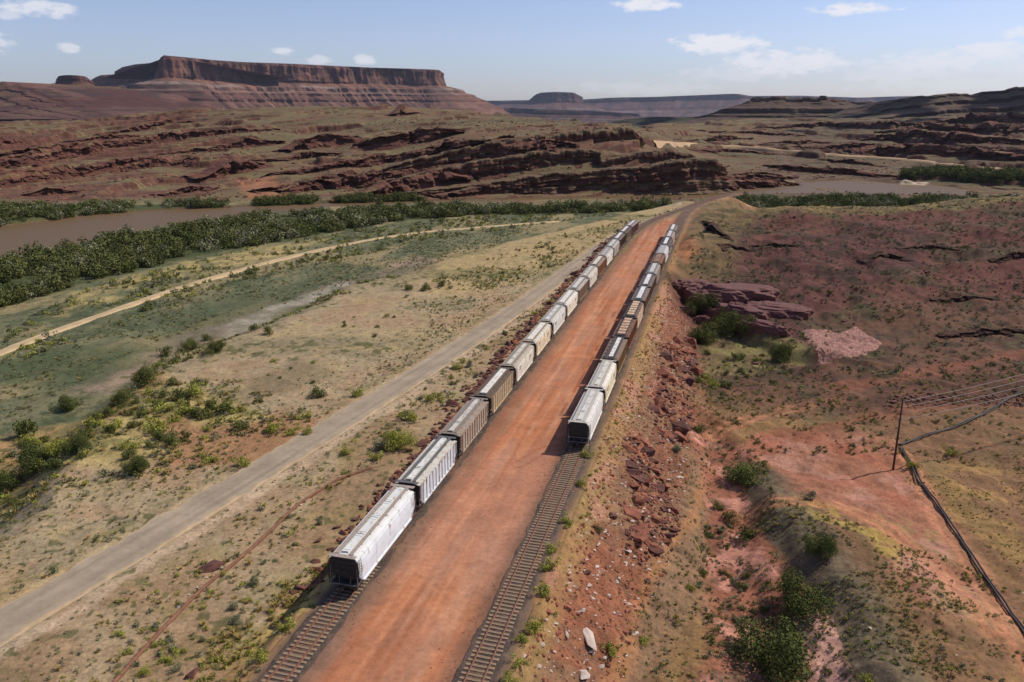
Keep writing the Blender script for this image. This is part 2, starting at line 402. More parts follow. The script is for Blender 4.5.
# ---------------------------------------------------------------- ground colours (soil, rock and scrub, with shade painted on the scarp)
def paint(x, y, z, slope=None):
    n = len(x); C = np.zeros((n, 3))
    s, t = ST(x, y); L, Rr = tl(s), tr(s); tm = (L + Rr) / 2
    f1 = fbm(x, y, 18, 4, 101); f2 = fbm(x, y, 5, 4, 103); f3 = fbm(x, y, 1.1, 3, 105); f4 = fbm(x, y, 60, 4, 107)
    def put(col, m):
        nonlocal C
        m = np.clip(m, 0, 1)[:, None]; C = C * (1 - m) + np.asarray(col) * m
    tan = srgb(162, 141, 110); tan2 = srgb(143, 127, 98); orange = srgb(154, 115, 84); straw = srgb(168, 144, 100); olive = srgb(104, 102, 60)
    green = srgb(84, 96, 50); dkgreen = srgb(66, 78, 50); red = srgb(156, 96, 74); redbr = srgb(120, 70, 52); pink = srgb(190, 138, 116)
    purple = srgb(104, 62, 56); dbrown = srgb(78, 60, 48); cream = srgb(196, 168, 140)
    # left plain
    put(tan, np.ones(n)); put(tan2, sm(f1, .45, .65)); put(orange, sm(f1 + (f2 - .5) * .5, .42, .30) * .35)
    put(straw, sm(f2, .55, .75) * .5)
    # verge between road and riprap : more rust soil and weeds
    vg = sm(t, troad(s) + 3, troad(s) + 6) * sm(t, L - 2, L - 5)
    put(orange, vg * sm(f1, .38, .58) * .5); put(olive, vg * sm(f2, .56, .68) * .25)
    # straw along the road edge
    put(cream, sm(np.abs(t - troad(s) - 4.3 + (f2 - .5) * 2), 1.6, .3) * .55)
    put(olive, sm(np.abs(t - troad(s) + 5.0 + (f2 - .5) * 3), 1.8, .3) * .5 * sm(f3, .4, .6))
    # flood plain of salt grass
    B = tb(s) + (fbm(x, y, 22, 3, 11) - .5) * 14
    fp = sm(t, B - 1, B - 9) * (t < tm)
    fg = srgb(104, 104, 76); put(fg, fp); put(srgb(84, 90, 64), fp * sm(f1, .42, .6) * .9); put(srgb(122, 116, 84), fp * sm(f2, .48, .66) * .6); put(srgb(128, 118, 88), fp * sm(fbm(s * .35, t, 3, 4, 115), .52, .66) * .45); put(srgb(60, 70, 48), fp * sm(f3 + (f1 - .5) * .5, .56, .68) * .55)
    put(srgb(150, 132, 96), fp * sm(fbm(s, t * 3, 30, 4, 113), .52, .68) * .7)
    # pale salt / mud streaks where the backwater dried up
    for poly, col, k in ((gp([(60, 398), (130, 364), (200, 330), (280, 301), (340, 282), (420, 257), (455, 261), (400, 284), (330, 299), (270, 322), (200, 352), (150, 374), (100, 398)], -9), srgb(158, 132, 112), .95),
                         (gp([(225, 326), (262, 308), (300, 297), (345, 284), (350, 289), (300, 306), (268, 322), (235, 336)], -9), srgb(206, 188, 170), .95),
                         (gp([(100, 372), (150, 352), (172, 342), (165, 350), (120, 370)], -9), srgb(178, 156, 120), .6),
                         (gp([(60, 300), (150, 272), (250, 248), (330, 238), (330, 242), (240, 262), (150, 285), (60, 315)], -9), srgb(168, 148, 98), .75),
                         (gp([(215, 262), (290, 247), (285, 252), (225, 268)], -9), srgb(182, 156, 104), .7),
                         (gp([(0, 355), (60, 335), (120, 318), (110, 325), (30, 352)], -9), srgb(128, 122, 84), .5)):
        m = region(x, y, poly, 3, 6, 12, 5); put(col, m * k * (.45 + .75 * sm(f2, .35, .62)))
    put(srgb(66, 78, 50), region(x, y, gp([(0, 380), (110, 385), (160, 350), (120, 340), (0, 365)], -9), 6, 8, 16, 9) * .7)
    put(srgb(64, 76, 52), region(x, y, gp([(180, 352), (250, 325), (390, 285), (440, 262), (330, 275), (240, 295), (150, 320)], -9), 5, 8, 16, 19) * .55)
    # straw meadow north of the plain
    nm = region(x, y, gp([(400, 262), (450, 240), (520, 228), (600, 218), (680, 207), (690, 205), (660, 215), (625, 228), (600, 243), (560, 262), (500, 290), (440, 300)], -3), 8, 8, 25, 7)
    put(straw, nm * .75); put(olive, nm * sm(f1, .48, .64) * .4); put(srgb(132, 100, 74), nm * sm(f4, .55, .7) * .6)
    # scrubby corner below the bluff, left
    sc = region(x, y, gp([(-60, 430), (60, 400), (150, 385), (260, 420), (300, 440), (250, 470), (150, 470), (60, 478), (-60, 520)], -4), 3, 6, 14, 15)
    put(srgb(172, 152, 96), sc * .8); put(orange, sc * sm(f1, .5, .62) * .7); put(olive, sc * sm(f2, .5, .62) * .7)
    put(srgb(152, 108, 80), region(x, y, gp([(170, 430), (290, 415), (330, 430), (260, 468), (190, 466)], -3), 3, 6, 12, 16) * .8)
    put(srgb(96, 84, 60), region(x, y, gp([(225, 385), (300, 365), (330, 375), (290, 400), (240, 405)], -3), 4, 6, 10, 17) * .5)
    # sagebrush speckles on the plain
    plain = (t < L - 3) * (1 - fp)
    put(srgb(94, 92, 58), plain * sm(vn(x / .8, y / .8, 201) + (f1 - .5) * .5, .80, .90) * .8)
    put(srgb(84, 84, 50), (t < L - 3) * (y > 100) * sm(vn(x / 2.2, y / 2.2, 203) + (f1 - .5) * .7, .86, .94) * .75)
    # ---- right side
    r = sm(t, Rr + 1.5, Rr + 3.0)
    put(srgb(134, 100, 74), r); put(srgb(142, 88, 66), r * sm(f1, .5, .66) * .6); put(straw, r * sm(f2 + (f1 - .5), .56, .74) * .55)
    toe = tt(s); rp = np.clip((t - (Rr + 3.2)) / np.maximum(toe - (Rr + 3.2), 4), -.2, 2.5)
    emb = r * sm(rp, 1.25, 1.0) * (s < 330)
    put(srgb(140, 88, 64), emb * sm(f1 + (f2 - .5) * .6, .38, .55) * .85); put(srgb(108, 80, 62), emb * sm(f3 + (f2 - .5) * .6, .52, .66) * .6)
    put(srgb(156, 126, 80), emb * sm(rp, .26, .08) * (.35 + .6 * f2)); put(srgb(160, 130, 82), emb * sm(rp, .95, 1.1) * sm(f2, .4, .6) * .6); put(srgb(172, 122, 100), emb * sm(fbm(s, t * 3, 10, 3, 301), .55, .7) * .7 * sm(rp, .5, .2))
    # grey brown fill slope and wheel path low on the embankment
    fill = region(x, y, gp([(606, 690), (640, 600), (668, 520), (700, 440), (715, 440), (716, 520), (700, 600), (690, 700)], -5.5), 1.2, 1.6, 5, 23)
    put(srgb(134, 106, 80), fill * .85); put(srgb(112, 88, 66), fill * sm(fbm(s * 2.2, t * .5, 3, 3, 303), .5, .65) * .7)
    pth = region(x, y, gp([(596, 690), (632, 610), (650, 560), (690, 500), (705, 440), (712, 430), (702, 500), (664, 556), (645, 600), (618, 690)], -5), .8, .8, 4, 25)
    put(srgb(168, 116, 76), pth * .65)
    # flat ground right
    flat = r * sm(rp, 1.0, 1.25) * sm(y, 190, 150)
    put(srgb(124, 92, 66), flat * .7); put(srgb(148, 116, 72), flat * sm(f1, .5, .62) * .5); put(srgb(104, 88, 60), flat * sm(f2, .52, .66) * .5)
    pk = region(x, y, gp([(718, 450), (760, 440), (830, 432), (900, 440), (905, 470), (950, 520), (1040, 680), (940, 640), (880, 560), (830, 505), (770, 500), (752, 520), (745, 480)], -8), 2, 4, 10, 27)
    put(srgb(158, 104, 82), pk * .75); put(srgb(182, 134, 114), pk * sm(f2, .54, .7) * .6); put(srgb(146, 126, 80), pk * sm(f1 + (f3 - .5) * .4, .42, .3) * .5); put(srgb(160, 92, 70), pk * sm(f1, .56, .7) * .6)
    yl = region(x, y, gp([(745, 500), (800, 505), (860, 528), (905, 560), (890, 572), (830, 545), (790, 530), (757, 520)], -8), .8, 2.0, 5, 29)
    put(srgb(176, 150, 74), yl * sm(f2 + (f3 - .5) * .5, .40, .60) * .65)
    for poly, k in ((gp([(905, 480), (960, 465), (1040, 470), (1040, 500), (950, 505)], -8), .6), (gp([(960, 520), (1040, 525), (1040, 600), (1000, 570)], -8), .5),
                    (gp([(960, 650), (1020, 682), (900, 700), (850, 660)], -8), .45), (gp([(690, 380), (760, 365), (800, 385), (740, 420), (700, 420)], -8), .4)):
        put(srgb(164, 128, 76), region(x, y, poly, 2.5, 5, 7, 31) * k * (.1 + .9 * sm(f2 + (f3 - .5) * .5, .42, .62)))
    wd = region(x, y, gp([(695, 440), (735, 440), (765, 500), (790, 600), (830, 640), (870, 700), (700, 700), (705, 560), (712, 500)], -8.6), 1.2, 2.5, 6, 33)
    put(srgb(150, 94, 74), wd * .8); put(srgb(188, 132, 112), wd * sm(f2, .5, .64) * .85); put(srgb(104, 80, 62), wd * sm(f3 + (f1 - .5) * .5, .58, .7) * .75)
    put(srgb(200, 152, 134), region(x, y, gp([(800, 622), (822, 612), (850, 650), (880, 700), (815, 700)], -8.6), .8, 1.5, 5, 34) * .85)
    d, side = seg_dist(x, y, SCARP)
    gs = sm(-d * side, -1.5, .2) * sm(d, 8.5, 4) * (side < 0) * (s < 135)
    put(srgb(98, 86, 68), gs * .9); put(srgb(136, 122, 94), gs * sm(f3, .54, .7) * .4)  # scarp face greyed, its shade put into the soil colour
    # double tracks of tyres across the right flat
    for ln in (gp([(905, 455), (930, 505), (965, 560), (1000, 620), (1040, 690)], -8), gp([(715, 430), (790, 405), (860, 392), (1040, 360)], -7.5), gp([(752, 512), (850, 520), (930, 570), (990, 640)], -8)):
        d, sd_ = seg_dist(x, y, ln); d = d + (f2 - .5) * 1.2
        put(srgb(186, 126, 92), (sm(np.abs(d - .95), .55, .15) * .55 + sm(d, 2.6, 1.6) * .25) * (y < 175))
    # brown slope under the purple hill and the dark hill itself
    bh = sm(y + (f4 - .5) * 30, 132, 152) * sm(t, Rr + 14 - 4 + (f2 - .5) * 6, Rr + 24) * sm(y, 440, 395)
    put(srgb(102, 72, 56), bh * .9)
    put(dbrown, bh * sm(f1 + (f2 - .5) * .6, .42, .6) * .8); put(purple, bh * sm(y, 200, 225) * sm(f1, .56, .40) * .75)
    pr = region(x, y, gp([(664, 300), (672, 278), (720, 256), (800, 240), (880, 236), (930, 246), (900, 275), (820, 305), (830, 345), (760, 345), (700, 320)], -1.5), 4, 9, 22, 35)
    put(srgb(92, 58, 52), pr * .92); put(srgb(66, 46, 41), pr * sm(f2 + (f3 - .5) * .4, .52, .64) * .8); put(srgb(110, 72, 64), pr * sm(f2, .44, .34) * .5)
    put(srgb(92, 84, 54), bh * sm(f2 + (f1 - .5) * .4, .58, .7) * .6 * (1 - .7 * pr)); put(srgb(66, 52, 44), bh * sm(f3 + (f2 - .5) * .8, .62, .74) * .7)
    rim = sm(y + (f1 - .5) * 40, 318, 345) * (t > Rr + 8) * (y < 470)
    put(srgb(108, 96, 62), rim * .75); put(srgb(150, 126, 76), rim * sm(f2, .5, .65) * .6)
    sh = sm(t, Rr + 3, Rr + 6) * sm(t, Rr + 26, Rr + 17) * sm(y, 205, 245) * (y < 430)
    put(srgb(122, 100, 68), sh * .85); put(srgb(84, 74, 50), sh * sm(f2, .42, .56) * .8); put(srgb(168, 112, 78), region(x, y, gp([(676, 246), (692, 244), (698, 256), (684, 262)], 0), 2, 2, 5, 36) * .8)
    gm = region(x, y, gp([(700, 330), (740, 338), (800, 352), (810, 362), (740, 372), (706, 372)], -7.5), 2, 3, 8, 37)
    put(srgb(124, 112, 74), gm * .5); put(srgb(150, 136, 84), gm * sm(f2, .5, .62) * .5); put(srgb(92, 90, 50), gm * sm(f3, .54, .66) * .5)
    # terrace cut across the brown slope
    for ln, w, col in ((gp([(790, 432), (850, 415), (930, 402), (1060, 392)], -7), 3.5, srgb(132, 84, 62)), (gp([(840, 372), (900, 366), (960, 352), (1060, 336)], -5), 3, srgb(128, 80, 62))):
        d, _ = seg_dist(x, y, ln); put(col, sm(d + (f2 - .5) * 4, w, w * .4) * .75)
    db = region(x, y, gp([(830, 408), (900, 398), (1060, 388), (1060, 360), (960, 368), (860, 384)], -6), 2, 5, 12, 38) * r; put(srgb(84, 60, 48), db * .8); put(srgb(116, 76, 60), db * sm(f2, .54, .66) * .6)
    # ---- far side of the river
    fr = sm(y, 455, 500) * sm(z, -11.5, -9.5)
    u = x / np.maximum(y, 1)
    g1 = fbm(x * .55, y, 75, 5, 401); g2 = fbm(x * .5, y, 22, 4, 403); g3 = fbm(x, y, 180, 3, 405); g4 = fbm(x, y * 2.2, 9, 3, 407)
    put(srgb(114, 100, 70), fr); put(srgb(92, 84, 60), fr * sm(g1, .48, .62) * .7); put(srgb(120, 88, 66), fr * sm(g2 + (g3 - .5), .54, .66) * .6); put(srgb(128, 92, 74), fr * sm(g4 + (g2 - .5), .55, .68) * .5)
    lf = fr * sm(u, -.30, -.42)
    put(srgb(104, 76, 60), lf * sm(g1 + (g2 - .5) * .6, .36, .52) * .85); put(srgb(96, 54, 44), lf * sm(g4 + (g1 - .5), .52, .62) * .75)
    low = fr * sm(y, 700, 560) * sm(x, 130, 60)
    put(srgb(112, 74, 62), low * sm(g2, .42, .58) * .5)
    rr = fr * sm(u, .28, .40)
    put(srgb(100, 82, 64), rr * .55); put(srgb(84, 60, 50), rr * sm(g4 + (g1 - .5), .50, .64) * .7); put(srgb(84, 84, 54), rr * sm(g2, .52, .66) * .45)
    put(srgb(62, 54, 40), fr * sm(g4 + (g2 - .5) * .7, .62, .74) * .5)
    lime = fr * region(x, y, gp([(722, 192), (735, 178), (790, 174), (860, 186), (800, 192)], -8), 8, 10, 30, 39)
    put(srgb(176, 134, 112), lime * sm(g2, .4, .6) * .8)
    orp = region(x, y, [G(255, 205, -9), G(300, 204, -9), (-175, 600), (-205, 590)], 4, 4, 14, 41) * fr
    put(srgb(160, 104, 78), orp * .6)
    # river banks and thicket floor
    th = sm(fbm(x, y, 14, 3, 501), .3, .5)
    for poly in THICKETS:
        put(srgb(70, 76, 44), region(x, y, poly, 3, 4, 12, 43) * .85)
    sand = region(x, y, gp([(893, 186), (905, 182), (928, 183), (930, 188), (905, 190)], -10.4), 2, 1.5, 6, 45); put(srgb(206, 184, 158), sand)
    bed = sm(z, -10.0, -11.2); put(srgb(112, 88, 62), bed)
    # rail bed and red yard
    yd = (t > L - 3.4) & (t < Rr + 3.4)
    a = np.minimum(np.abs(t - L), np.abs(t - Rr))
    wv = (f2 - .5) * 1.6 + (f3 - .5) * .8; pad = sm(t, L + .9 + wv, L + 2.2 + wv) * sm(t, Rr - .9 + wv, Rr - 2.0 + wv) * yd
    base = srgb(108, 88, 74)
    ydm = (sm(t, L - 3.2 + (f2 - .5) * 1.6, L - 1.8) * sm(t, Rr + 3.0 + (f2 - .5) * 1.8, Rr + 1.7))[:, None]
    C = C * (1 - ydm) + base[None, :] * ydm
    sf1 = fbm(s * .16, t * 1.6, 2.2, 4, 601); sf2 = fbm(s * .05, t, 1.6, 4, 603)
    nyd = sm(s, 372, 335)
    put(srgb(180, 117, 82), pad * nyd); put(srgb(186, 136, 106), pad * nyd * sm(sf1 + (f1 - .5) * .4, .46, .64) * .7); put(srgb(162, 102, 72), pad * nyd * sm(sf2, .52, .62) * .7); put(srgb(156, 112, 90), pad * nyd * sm(f2 + (sf1 - .5) * .6, .52, .68) * .4)
    put(srgb(176, 128, 104), pad * nyd * sm(fbm(x, y, 30, 3, 605), .5, .7) * .5)
    put(srgb(160, 140, 96), pad * (1 - nyd) * .9)
    gsd = sm(t, L - 8, L - 5.5) * sm(t, L - 1.9, L - 2.7) * (s < 130); put(srgb(150, 112, 72), gsd * .7); put(srgb(172, 148, 88), gsd * sm(f2 + (f3 - .5) * .4, .46, .6) * .8)
    # dark wind blown ballast dust either side
    ed = sm(t - L + (sf2 - .5) * 2.4, 5.0, 1.6) * yd * (t > L + 1); put(srgb(112, 90, 76), ed * .75)
    ed = sm(Rr - t + (sf2 - .5) * 2.0, 4.2, 1.5) * yd * (t < Rr - 1); put(srgb(100, 80, 68), ed * .78)
    put(srgb(120, 92, 78), pad * sm(s + (f1 - .5) * 30, 190, 230) * sm(s, 380, 300) * sm(t - L + (sf1 - .5) * 6, 6.5, 3.2) * .55)
    put(srgb(128, 122, 66), pad * sm(s, 210, 260) * sm(t - L + (f2 - .5) * 3, 3.6, 1.6) * .6)
    sw, _ = seg_dist(x, y, [XY(96, -25), XY(102, -22.5), XY(103, -20.8)]); put(srgb(150, 80, 52), pad * sm(np.abs(sw - .8), .35, .1) * .4)
    for off in (-30.6, -28.9, -26.6, -24.9, -29.6, -27.9):
        w = off + np.sin(s / 23 + off) * .6; put(srgb(206, 146, 110) if int(off * 10) % 2 else srgb(150, 86, 58), pad * sm(np.abs(t - w), .34, .10) * .36 * sm(fbm(s * .06, t * 0 + off, 1, 3, 611), .40, .55))
    for off in (-21.7, -23.2):
        w = off + np.sin(s / 17) * .35; put(srgb(140, 76, 50), pad * sm(np.abs(t - w), .40, .08) * .8 * sm(s, 105, 120) * sm(s, 210, 180) * sm(f2, .35, .5))
    # little road across far right slope, dirt path
    if slope is not None:
        put(srgb(100, 70, 56), sm(slope, .32, .58) * (y > 450) * .85); put(srgb(88, 56, 48), sm(slope, .5, .9) * (y > 450) * .7)
    return C
THICKETS = [gp([(-200, 300), (-100, 275), (0, 264), (60, 251), (150, 233), (250, 218), (330, 210), (500, 206), (640, 203), (672, 204), (640, 211), (480, 214), (390, 222), (335, 232), (240, 248), (170, 262), (100, 280), (40, 296), (0, 308), (-100, 330)], -9),
            gp([(-200, 228), (0, 224), (100, 212.5), (200, 207), (235, 205), (225, 202.5), (150, 203), (60, 205.5), (0, 207), (-200, 215)], -9),
            gp([(255, 204), (400, 200), (470, 199), (470, 197), (380, 197.5), (300, 199), (255, 201)], -9),
            gp([(716, 206), (726, 199), (790, 197), (935, 197), (1060, 200), (1150, 203), (1150, 216), (1030, 212), (930, 209), (830, 208)], -9),
            gp([(898, 180), (935, 181), (1000, 186), (1150, 191), (1150, 182), (1030, 177), (940, 174.5), (905, 176)], -9.3)]

# ---------------------------------------------------------------- the ground sheet
def build_ground():
    front = np.radians(np.concatenate([np.linspace(-50, 50, 1350)]))
    rest = np.radians(np.linspace(50, 310, 92))[1:-1]
    ang = np.concatenate([front, rest])
    rr = [6.0]
    while rr[-1] < 17000:
        r = rr[-1]
        st = 3.0 if r < 40 else 0.0024 * r * (max(r, 60) / 60)**.33
        if r > 470: st = min(st, 1.7 + max(0, r - 900) / 250)
        if r > 3000: st = r * .03
        rr.append(r + st)
    rad = np.array(rr)
    A, Rd = np.meshgrid(ang, rad, indexing='ij')
    x = (np.sin(A) * Rd).ravel(); y = (np.cos(A) * Rd).ravel()
    z = land(x, y)
    Z = z.reshape(A.shape); X = x.reshape(A.shape); Y = y.reshape(A.shape)
    dr = np.gradient(Z, axis=1) / np.gradient(Rd, axis=1); slope = np.abs(dr).ravel()
    cols = paint(x, y, z, slope)
    s, t = ST(x, y)
    # the ground dips a little under the roads and the yard that lie on it
    cut = sm(np.abs(t - troad(s)), 3.2, 2.6) * (s < 330) * (s > 0)
    cut = np.maximum(cut, ((t > tl(s) - 2.4) & (t < tr(s) + 2.4) & (s > 10) & (s < 455)) * 1.0)
    d, _ = seg_dist(x, y, TRACKWAY); cut = np.maximum(cut, sm(d, 2.0, 1.5) * (y < 430))
    z = z - .45 * cut
    me = grid_mesh('ground', np.stack([x, y, z], -1), len(ang), len(rad), cols, M_GROUND, wrap=True)
    o = link('ground', me); tag(o, kind='structure')
    print('ground verts', len(x))
    return o
TRACKWAY = gp([(-90, 392), (0, 353), (50, 333), (100, 315.5), (170, 291), (240, 270), (310, 252), (380, 238), (425, 232), (470, 228), (520, 224), (560, 221)], -9)
build_ground()

def strip(name, s0, s1, ds0, off, centre, mat, zf, kind_label=None, edge=.45):
    """surface following the railway axis; off = cross offsets from centre(s)"""
    ss = [s0]
    while ss[-1] < s1: ss.append(ss[-1] + ds0 * max(1, ss[-1] / 90)**1.2)
    ss = np.array(ss); off = np.array(off)
    S, O = np.meshgrid(ss, off, indexing='ij')
    Tt = centre(S) + O
    x, y = XY(S.ravel(), Tt.ravel()); z = zf(x, y, S.ravel(), O.ravel())
    cols = paint(x, y, z)
    me = grid_mesh(name, np.stack([x, y, z], -1), len(ss), len(off), cols, mat)
    o = link(name, me); tag(o, kind='structure'); return o
# red yard between the tracks with its shoulders
def zy(x, y, s, o):
    L, Rr = tl(s), tr(s); t = ST(x, y)[1]
    e = np.minimum(t - (L - 3.0), (Rr + 3.0) - t)
    return 0.02 + (fbm(x, y, 6, 3, 700) - .5) * .10 + (fbm(s * .2, t, .8, 2, 701) - .5) * .05 - .6 * sm(e, .3, -.3)
_ymid = lambda s: (tl(s) + tr(s)) / 2
def yard():
    ss = [20.0]
    while ss[-1] < 452: ss.append(ss[-1] + .4 * max(1, ss[-1] / 90)**1.2)
    ss = np.array(ss); w = np.linspace(-1, 1, 84)
    S, W = np.meshgrid(ss, w, indexing='ij'); half = (tr(S) - tl(S)) / 2 + 3.3
    Tt = _ymid(S) + W * half
    x, y = XY(S.ravel(), Tt.ravel()); z = zy(x, y, S.ravel(), None)
    me = grid_mesh('dirt_yard', np.stack([x, y, z], -1), len(ss), len(w), paint(x, y, z), M_YARD)
    tag(link('dirt_yard', me), kind='structure')
yard()
# paved road
def zroad(x, y, s, o):
    return land(x, y, False) + .05 - .5 * sm(np.abs(o), 2.9, 3.5) - .01 * o * o / 4
def road_cols():
    pass
_rw = 3.1
def build_road():
    ss = [10.0]
    while ss[-1] < 348: ss.append(ss[-1] + .35 * max(1, ss[-1] / 90)**1.2)
    ss = np.array(ss); off = np.concatenate([np.linspace(-4.1, 4.1, 61)])
    S, O = np.meshgrid(ss, off, indexing='ij'); Tt = troad(S) + O
    x, y = XY(S.ravel(), Tt.ravel()); s = S.ravel(); o = O.ravel()
    ew = 2.9 + (fbm(s, np.sign(o) * 3, 2.2, 4, 801) - .5) * 1.3
    z = land(x, y, False) + .05 - .5 * sm(np.abs(o), ew, ew + .35)
    base = srgb(158, 141, 120); f = fbm(s * .06, o * 1.4, 1.0, 4, 803); g = fbm(x, y, 5, 4, 805)
    C = base[None, :] * (0.86 + .30 * f + .16 * (g - .5))[:, None]
    wheel = sm(np.abs(np.abs(o) - 1.25), .6, .1) * .10; C = C * (1 - wheel)[:, None]
    e = sm(np.abs(o), ew - .7, ew)[:, None]; C = C * (1 - e) + srgb(176, 152, 122)[None, :] * e
    me = grid_mesh('road', np.stack([x, y, z], -1), len(ss), len(off), C, M_ROAD); tag(link('road', me), kind='structure')
build_road()
# pale dirt track over the flood plain
def path_strip(name, pts, w, mat, col, dz=.06, step=1.2):
    pts = [Vector(p) for p in pts]; q = []
    for i in range(len(pts) - 1):
        p0, p1, p2, p3 = pts[max(i - 1, 0)], pts[i], pts[i + 1], pts[min(i + 2, len(pts) - 1)]
        n = max(2, int((p2 - p1).length / step))
        for k in range(n):
            u = k / n; q.append(.5 * ((2 * p1) + (p2 - p0) * u + (2 * p0 - 5 * p1 + 4 * p2 - p3) * u * u + (3 * p1 - p0 - 3 * p2 + p3) * u**3))
    q = np.array([tuple(v) for v in q]); d = np.gradient(q, axis=0); d /= np.linalg.norm(d, axis=1)[:, None]; nrm = np.stack([d[:, 1], -d[:, 0]], -1)
    off = np.linspace(-1, 1, 13); wob = (fbm(np.arange(len(q)) * step, 0 * q[:, 0], 7, 3, 811) - .5)
    ww = w * (1 + .5 * wob)
    V = q[:, None, :] + nrm[:, None, :] * (off[None, :, None] * ww[:, None, None])
    x, y = V[..., 0].ravel(), V[..., 1].ravel(); o = np.tile(np.abs(off), len(q))
    z = land(x, y, False) + dz - .7 * sm(o, .8, 1.0)
    C = np.asarray(col)[None, :] * (.85 + .3 * fbm(x, y, 3, 3, 813))[:, None]
    C = C * (1 - .18 * sm(np.abs(o - .0), .25, .05))[:, None]
    me = grid_mesh(name, np.stack([x, y, z], -1), len(q), len(off), C, mat); tag(link(name, me), kind='structure')
path_strip('dirt_track', TRACKWAY, 1.9, M_ROAD, srgb(190, 164, 126), .12)

# river
def river():
    m, nt, b = new_mat('muddy_water')
    b.inputs['Base Color'].default_value = (*srgb(106, 84, 56), 1); b.inputs['Roughness'].default_value = .5; b.inputs['Specular IOR Level'].default_value = .13
    n = noise(nt, .35, 4, .6, stretch=(1, .5, 1)); bp = N(nt, 'ShaderNodeBump'); bp.inputs['Strength'].default_value = .25; bp.inputs['Distance'].default_value = .25
    nt.links.new(n, bp.inputs['Height']); nt.links.new(bp.outputs[0], b.inputs['Normal'])
    x0, x1, y0, y1 = -900, 1500, 225, 760
    gx, gy = np.meshgrid(np.linspace(x0, x1, 60), np.linspace(y0, y1, 30), indexing='ij')
    me = grid_mesh('river_water', np.stack([gx.ravel(), gy.ravel(), np.full(gx.size, -11.0)], -1), 60, 30, None, m)
    tag(link('river', me), kind='structure')
river()

# ---------------------------------------------------------------- mesas and cliffs
def resample(path, step):
    p = np.array(path, float); d = np.r_[0, np.cumsum(np.linalg.norm(np.diff(p[:, :2], axis=0), axis=1))]
    n = max(8, int(d[-1] / step)); q = np.linspace(0, d[-1], n)
    return np.stack([np.interp(q, d, p[:, i]) for i in range(p.shape[1])], -1), q
def smooth_rows(a, k):
    ker = np.ones(k) / k; out = a.copy()
    for i in range(a.shape[1]):
        pad = np.pad(a[:, i], (k // 2, k - 1 - k // 2), 'edge'); out[:, i] = np.convolve(pad, ker, 'valid')
    return out
def escarpment(name, path, prof, step, base, but, gul, colf, mat=M_MESA, nv=90, seed=1, sm_k=9, wl=120., kind='structure', topn=0.0, jag=0, jag2=0, beds=.9, ja=5.0):
    """path: (X, Y, ztop) along the rim, left to right seen from outside; prof: (out, frac of height) ; base z.
    but/gul: size of buttresses on cliffs and gullies on slopes"""
    q, arc = resample(path, step); qs = smooth_rows(q, sm_k)
    d = np.gradient(qs[:, :2], axis=0); d /= np.linalg.norm(d, axis=1)[:, None] + 1e-9
    nrm = np.stack([d[:, 1], -d[:, 0]], -1)
    if sm_k > 1: nrm = smooth_rows(nrm, sm_k * 2 + 1)
    pr = np.array(prof, float); dl = np.r_[0, np.cumsum(np.hypot(np.diff(pr[:, 0]) / (abs(pr[:, 0]).max() + 1), np.diff(pr[:, 1])) + 1e-6)]
    v = np.linspace(0, dl[-1], nv); out = np.interp(v, dl, pr[:, 0]); fr = np.interp(v, dl, pr[:, 1])
    steep = np.clip(-np.gradient(fr) / (np.abs(np.gradient(out)) / (pr[:, 0].max() + 1) + 1e-3) / 4, 0, 1)
    A, V = np.meshgrid(arc, fr, indexing='ij'); O = np.broadcast_to(out, A.shape); K = np.broadcast_to(steep, A.shape)
    zt = qs[:, 2][:, None]
    Z = base + (zt - base) * V
    hh = (zt - base)
    front = sm(O, -2, 2)
    n1 = ridged(A, V * 60 + seed * 100, wl, 5, seed) - .6
    n2 = ridged(A, V * wl * .25, wl * .22, 4, seed + 5) - .6
    n3 = fbm(A, V * 400, wl * .9, 5, seed + 9) - .5
    disp = but * (n1 * 1.6 + n2 * .8) * (.35 + .65 * K) * front + gul * (ridged(A + V * 40, V * wl * .3, wl * .5, 4, seed + 3) - .6) * sm(V, .85, .1) * front * 2
    disp = disp + n3 * but * .8 * front
    # thin bench pattern : beds of different hardness
    bed = fbm(V * 100, A / wl * .5, 6.5, 3, seed + 21) - .5
    disp = disp + bed * gul * beds * front
    X = qs[:, 0][:, None] + nrm[:, 0][:, None] * (O + disp); Y = qs[:, 1][:, None] + nrm[:, 1][:, None] * (O + disp)
    if jag2: Z = Z + (_h(np.floor(A / 130), A * 0, 5) - .5) * 9 * sm(V, .7, .98) * front
    if jag:
        cell = _h(np.floor(A / jag + fbm(A, V * 30, 30, 2, seed) * 2), np.floor(V * 2.6), seed) - .5; cell2 = _h(np.floor(A / (jag * .35)), np.floor(V * 7), seed + 1) - .5
        X = X + nrm[:, 0][:, None] * (cell * ja + cell2 * ja * .28) * front; Y = Y + nrm[:, 1][:, None] * (cell * ja + cell2 * ja * .28) * front; Z = Z + (_h(np.floor(A / jag), A * 0, seed + 2) - .5) * hh * .10 * sm(V, .5, .95)
    Z = Z + n3 * hh * .03 * front + topn * (fbm(X, Y, wl * .4, 3, seed) - .5) * (1 - front)
    C = colf(A, V, K, Z, seed, wl)
    me = grid_mesh(name, np.stack([X.ravel(), Y.ravel(), Z.ravel()], -1), len(arc), nv, C.reshape(-1, 3), mat, smooth=True)
    return tag(link(name, me), kind=kind)

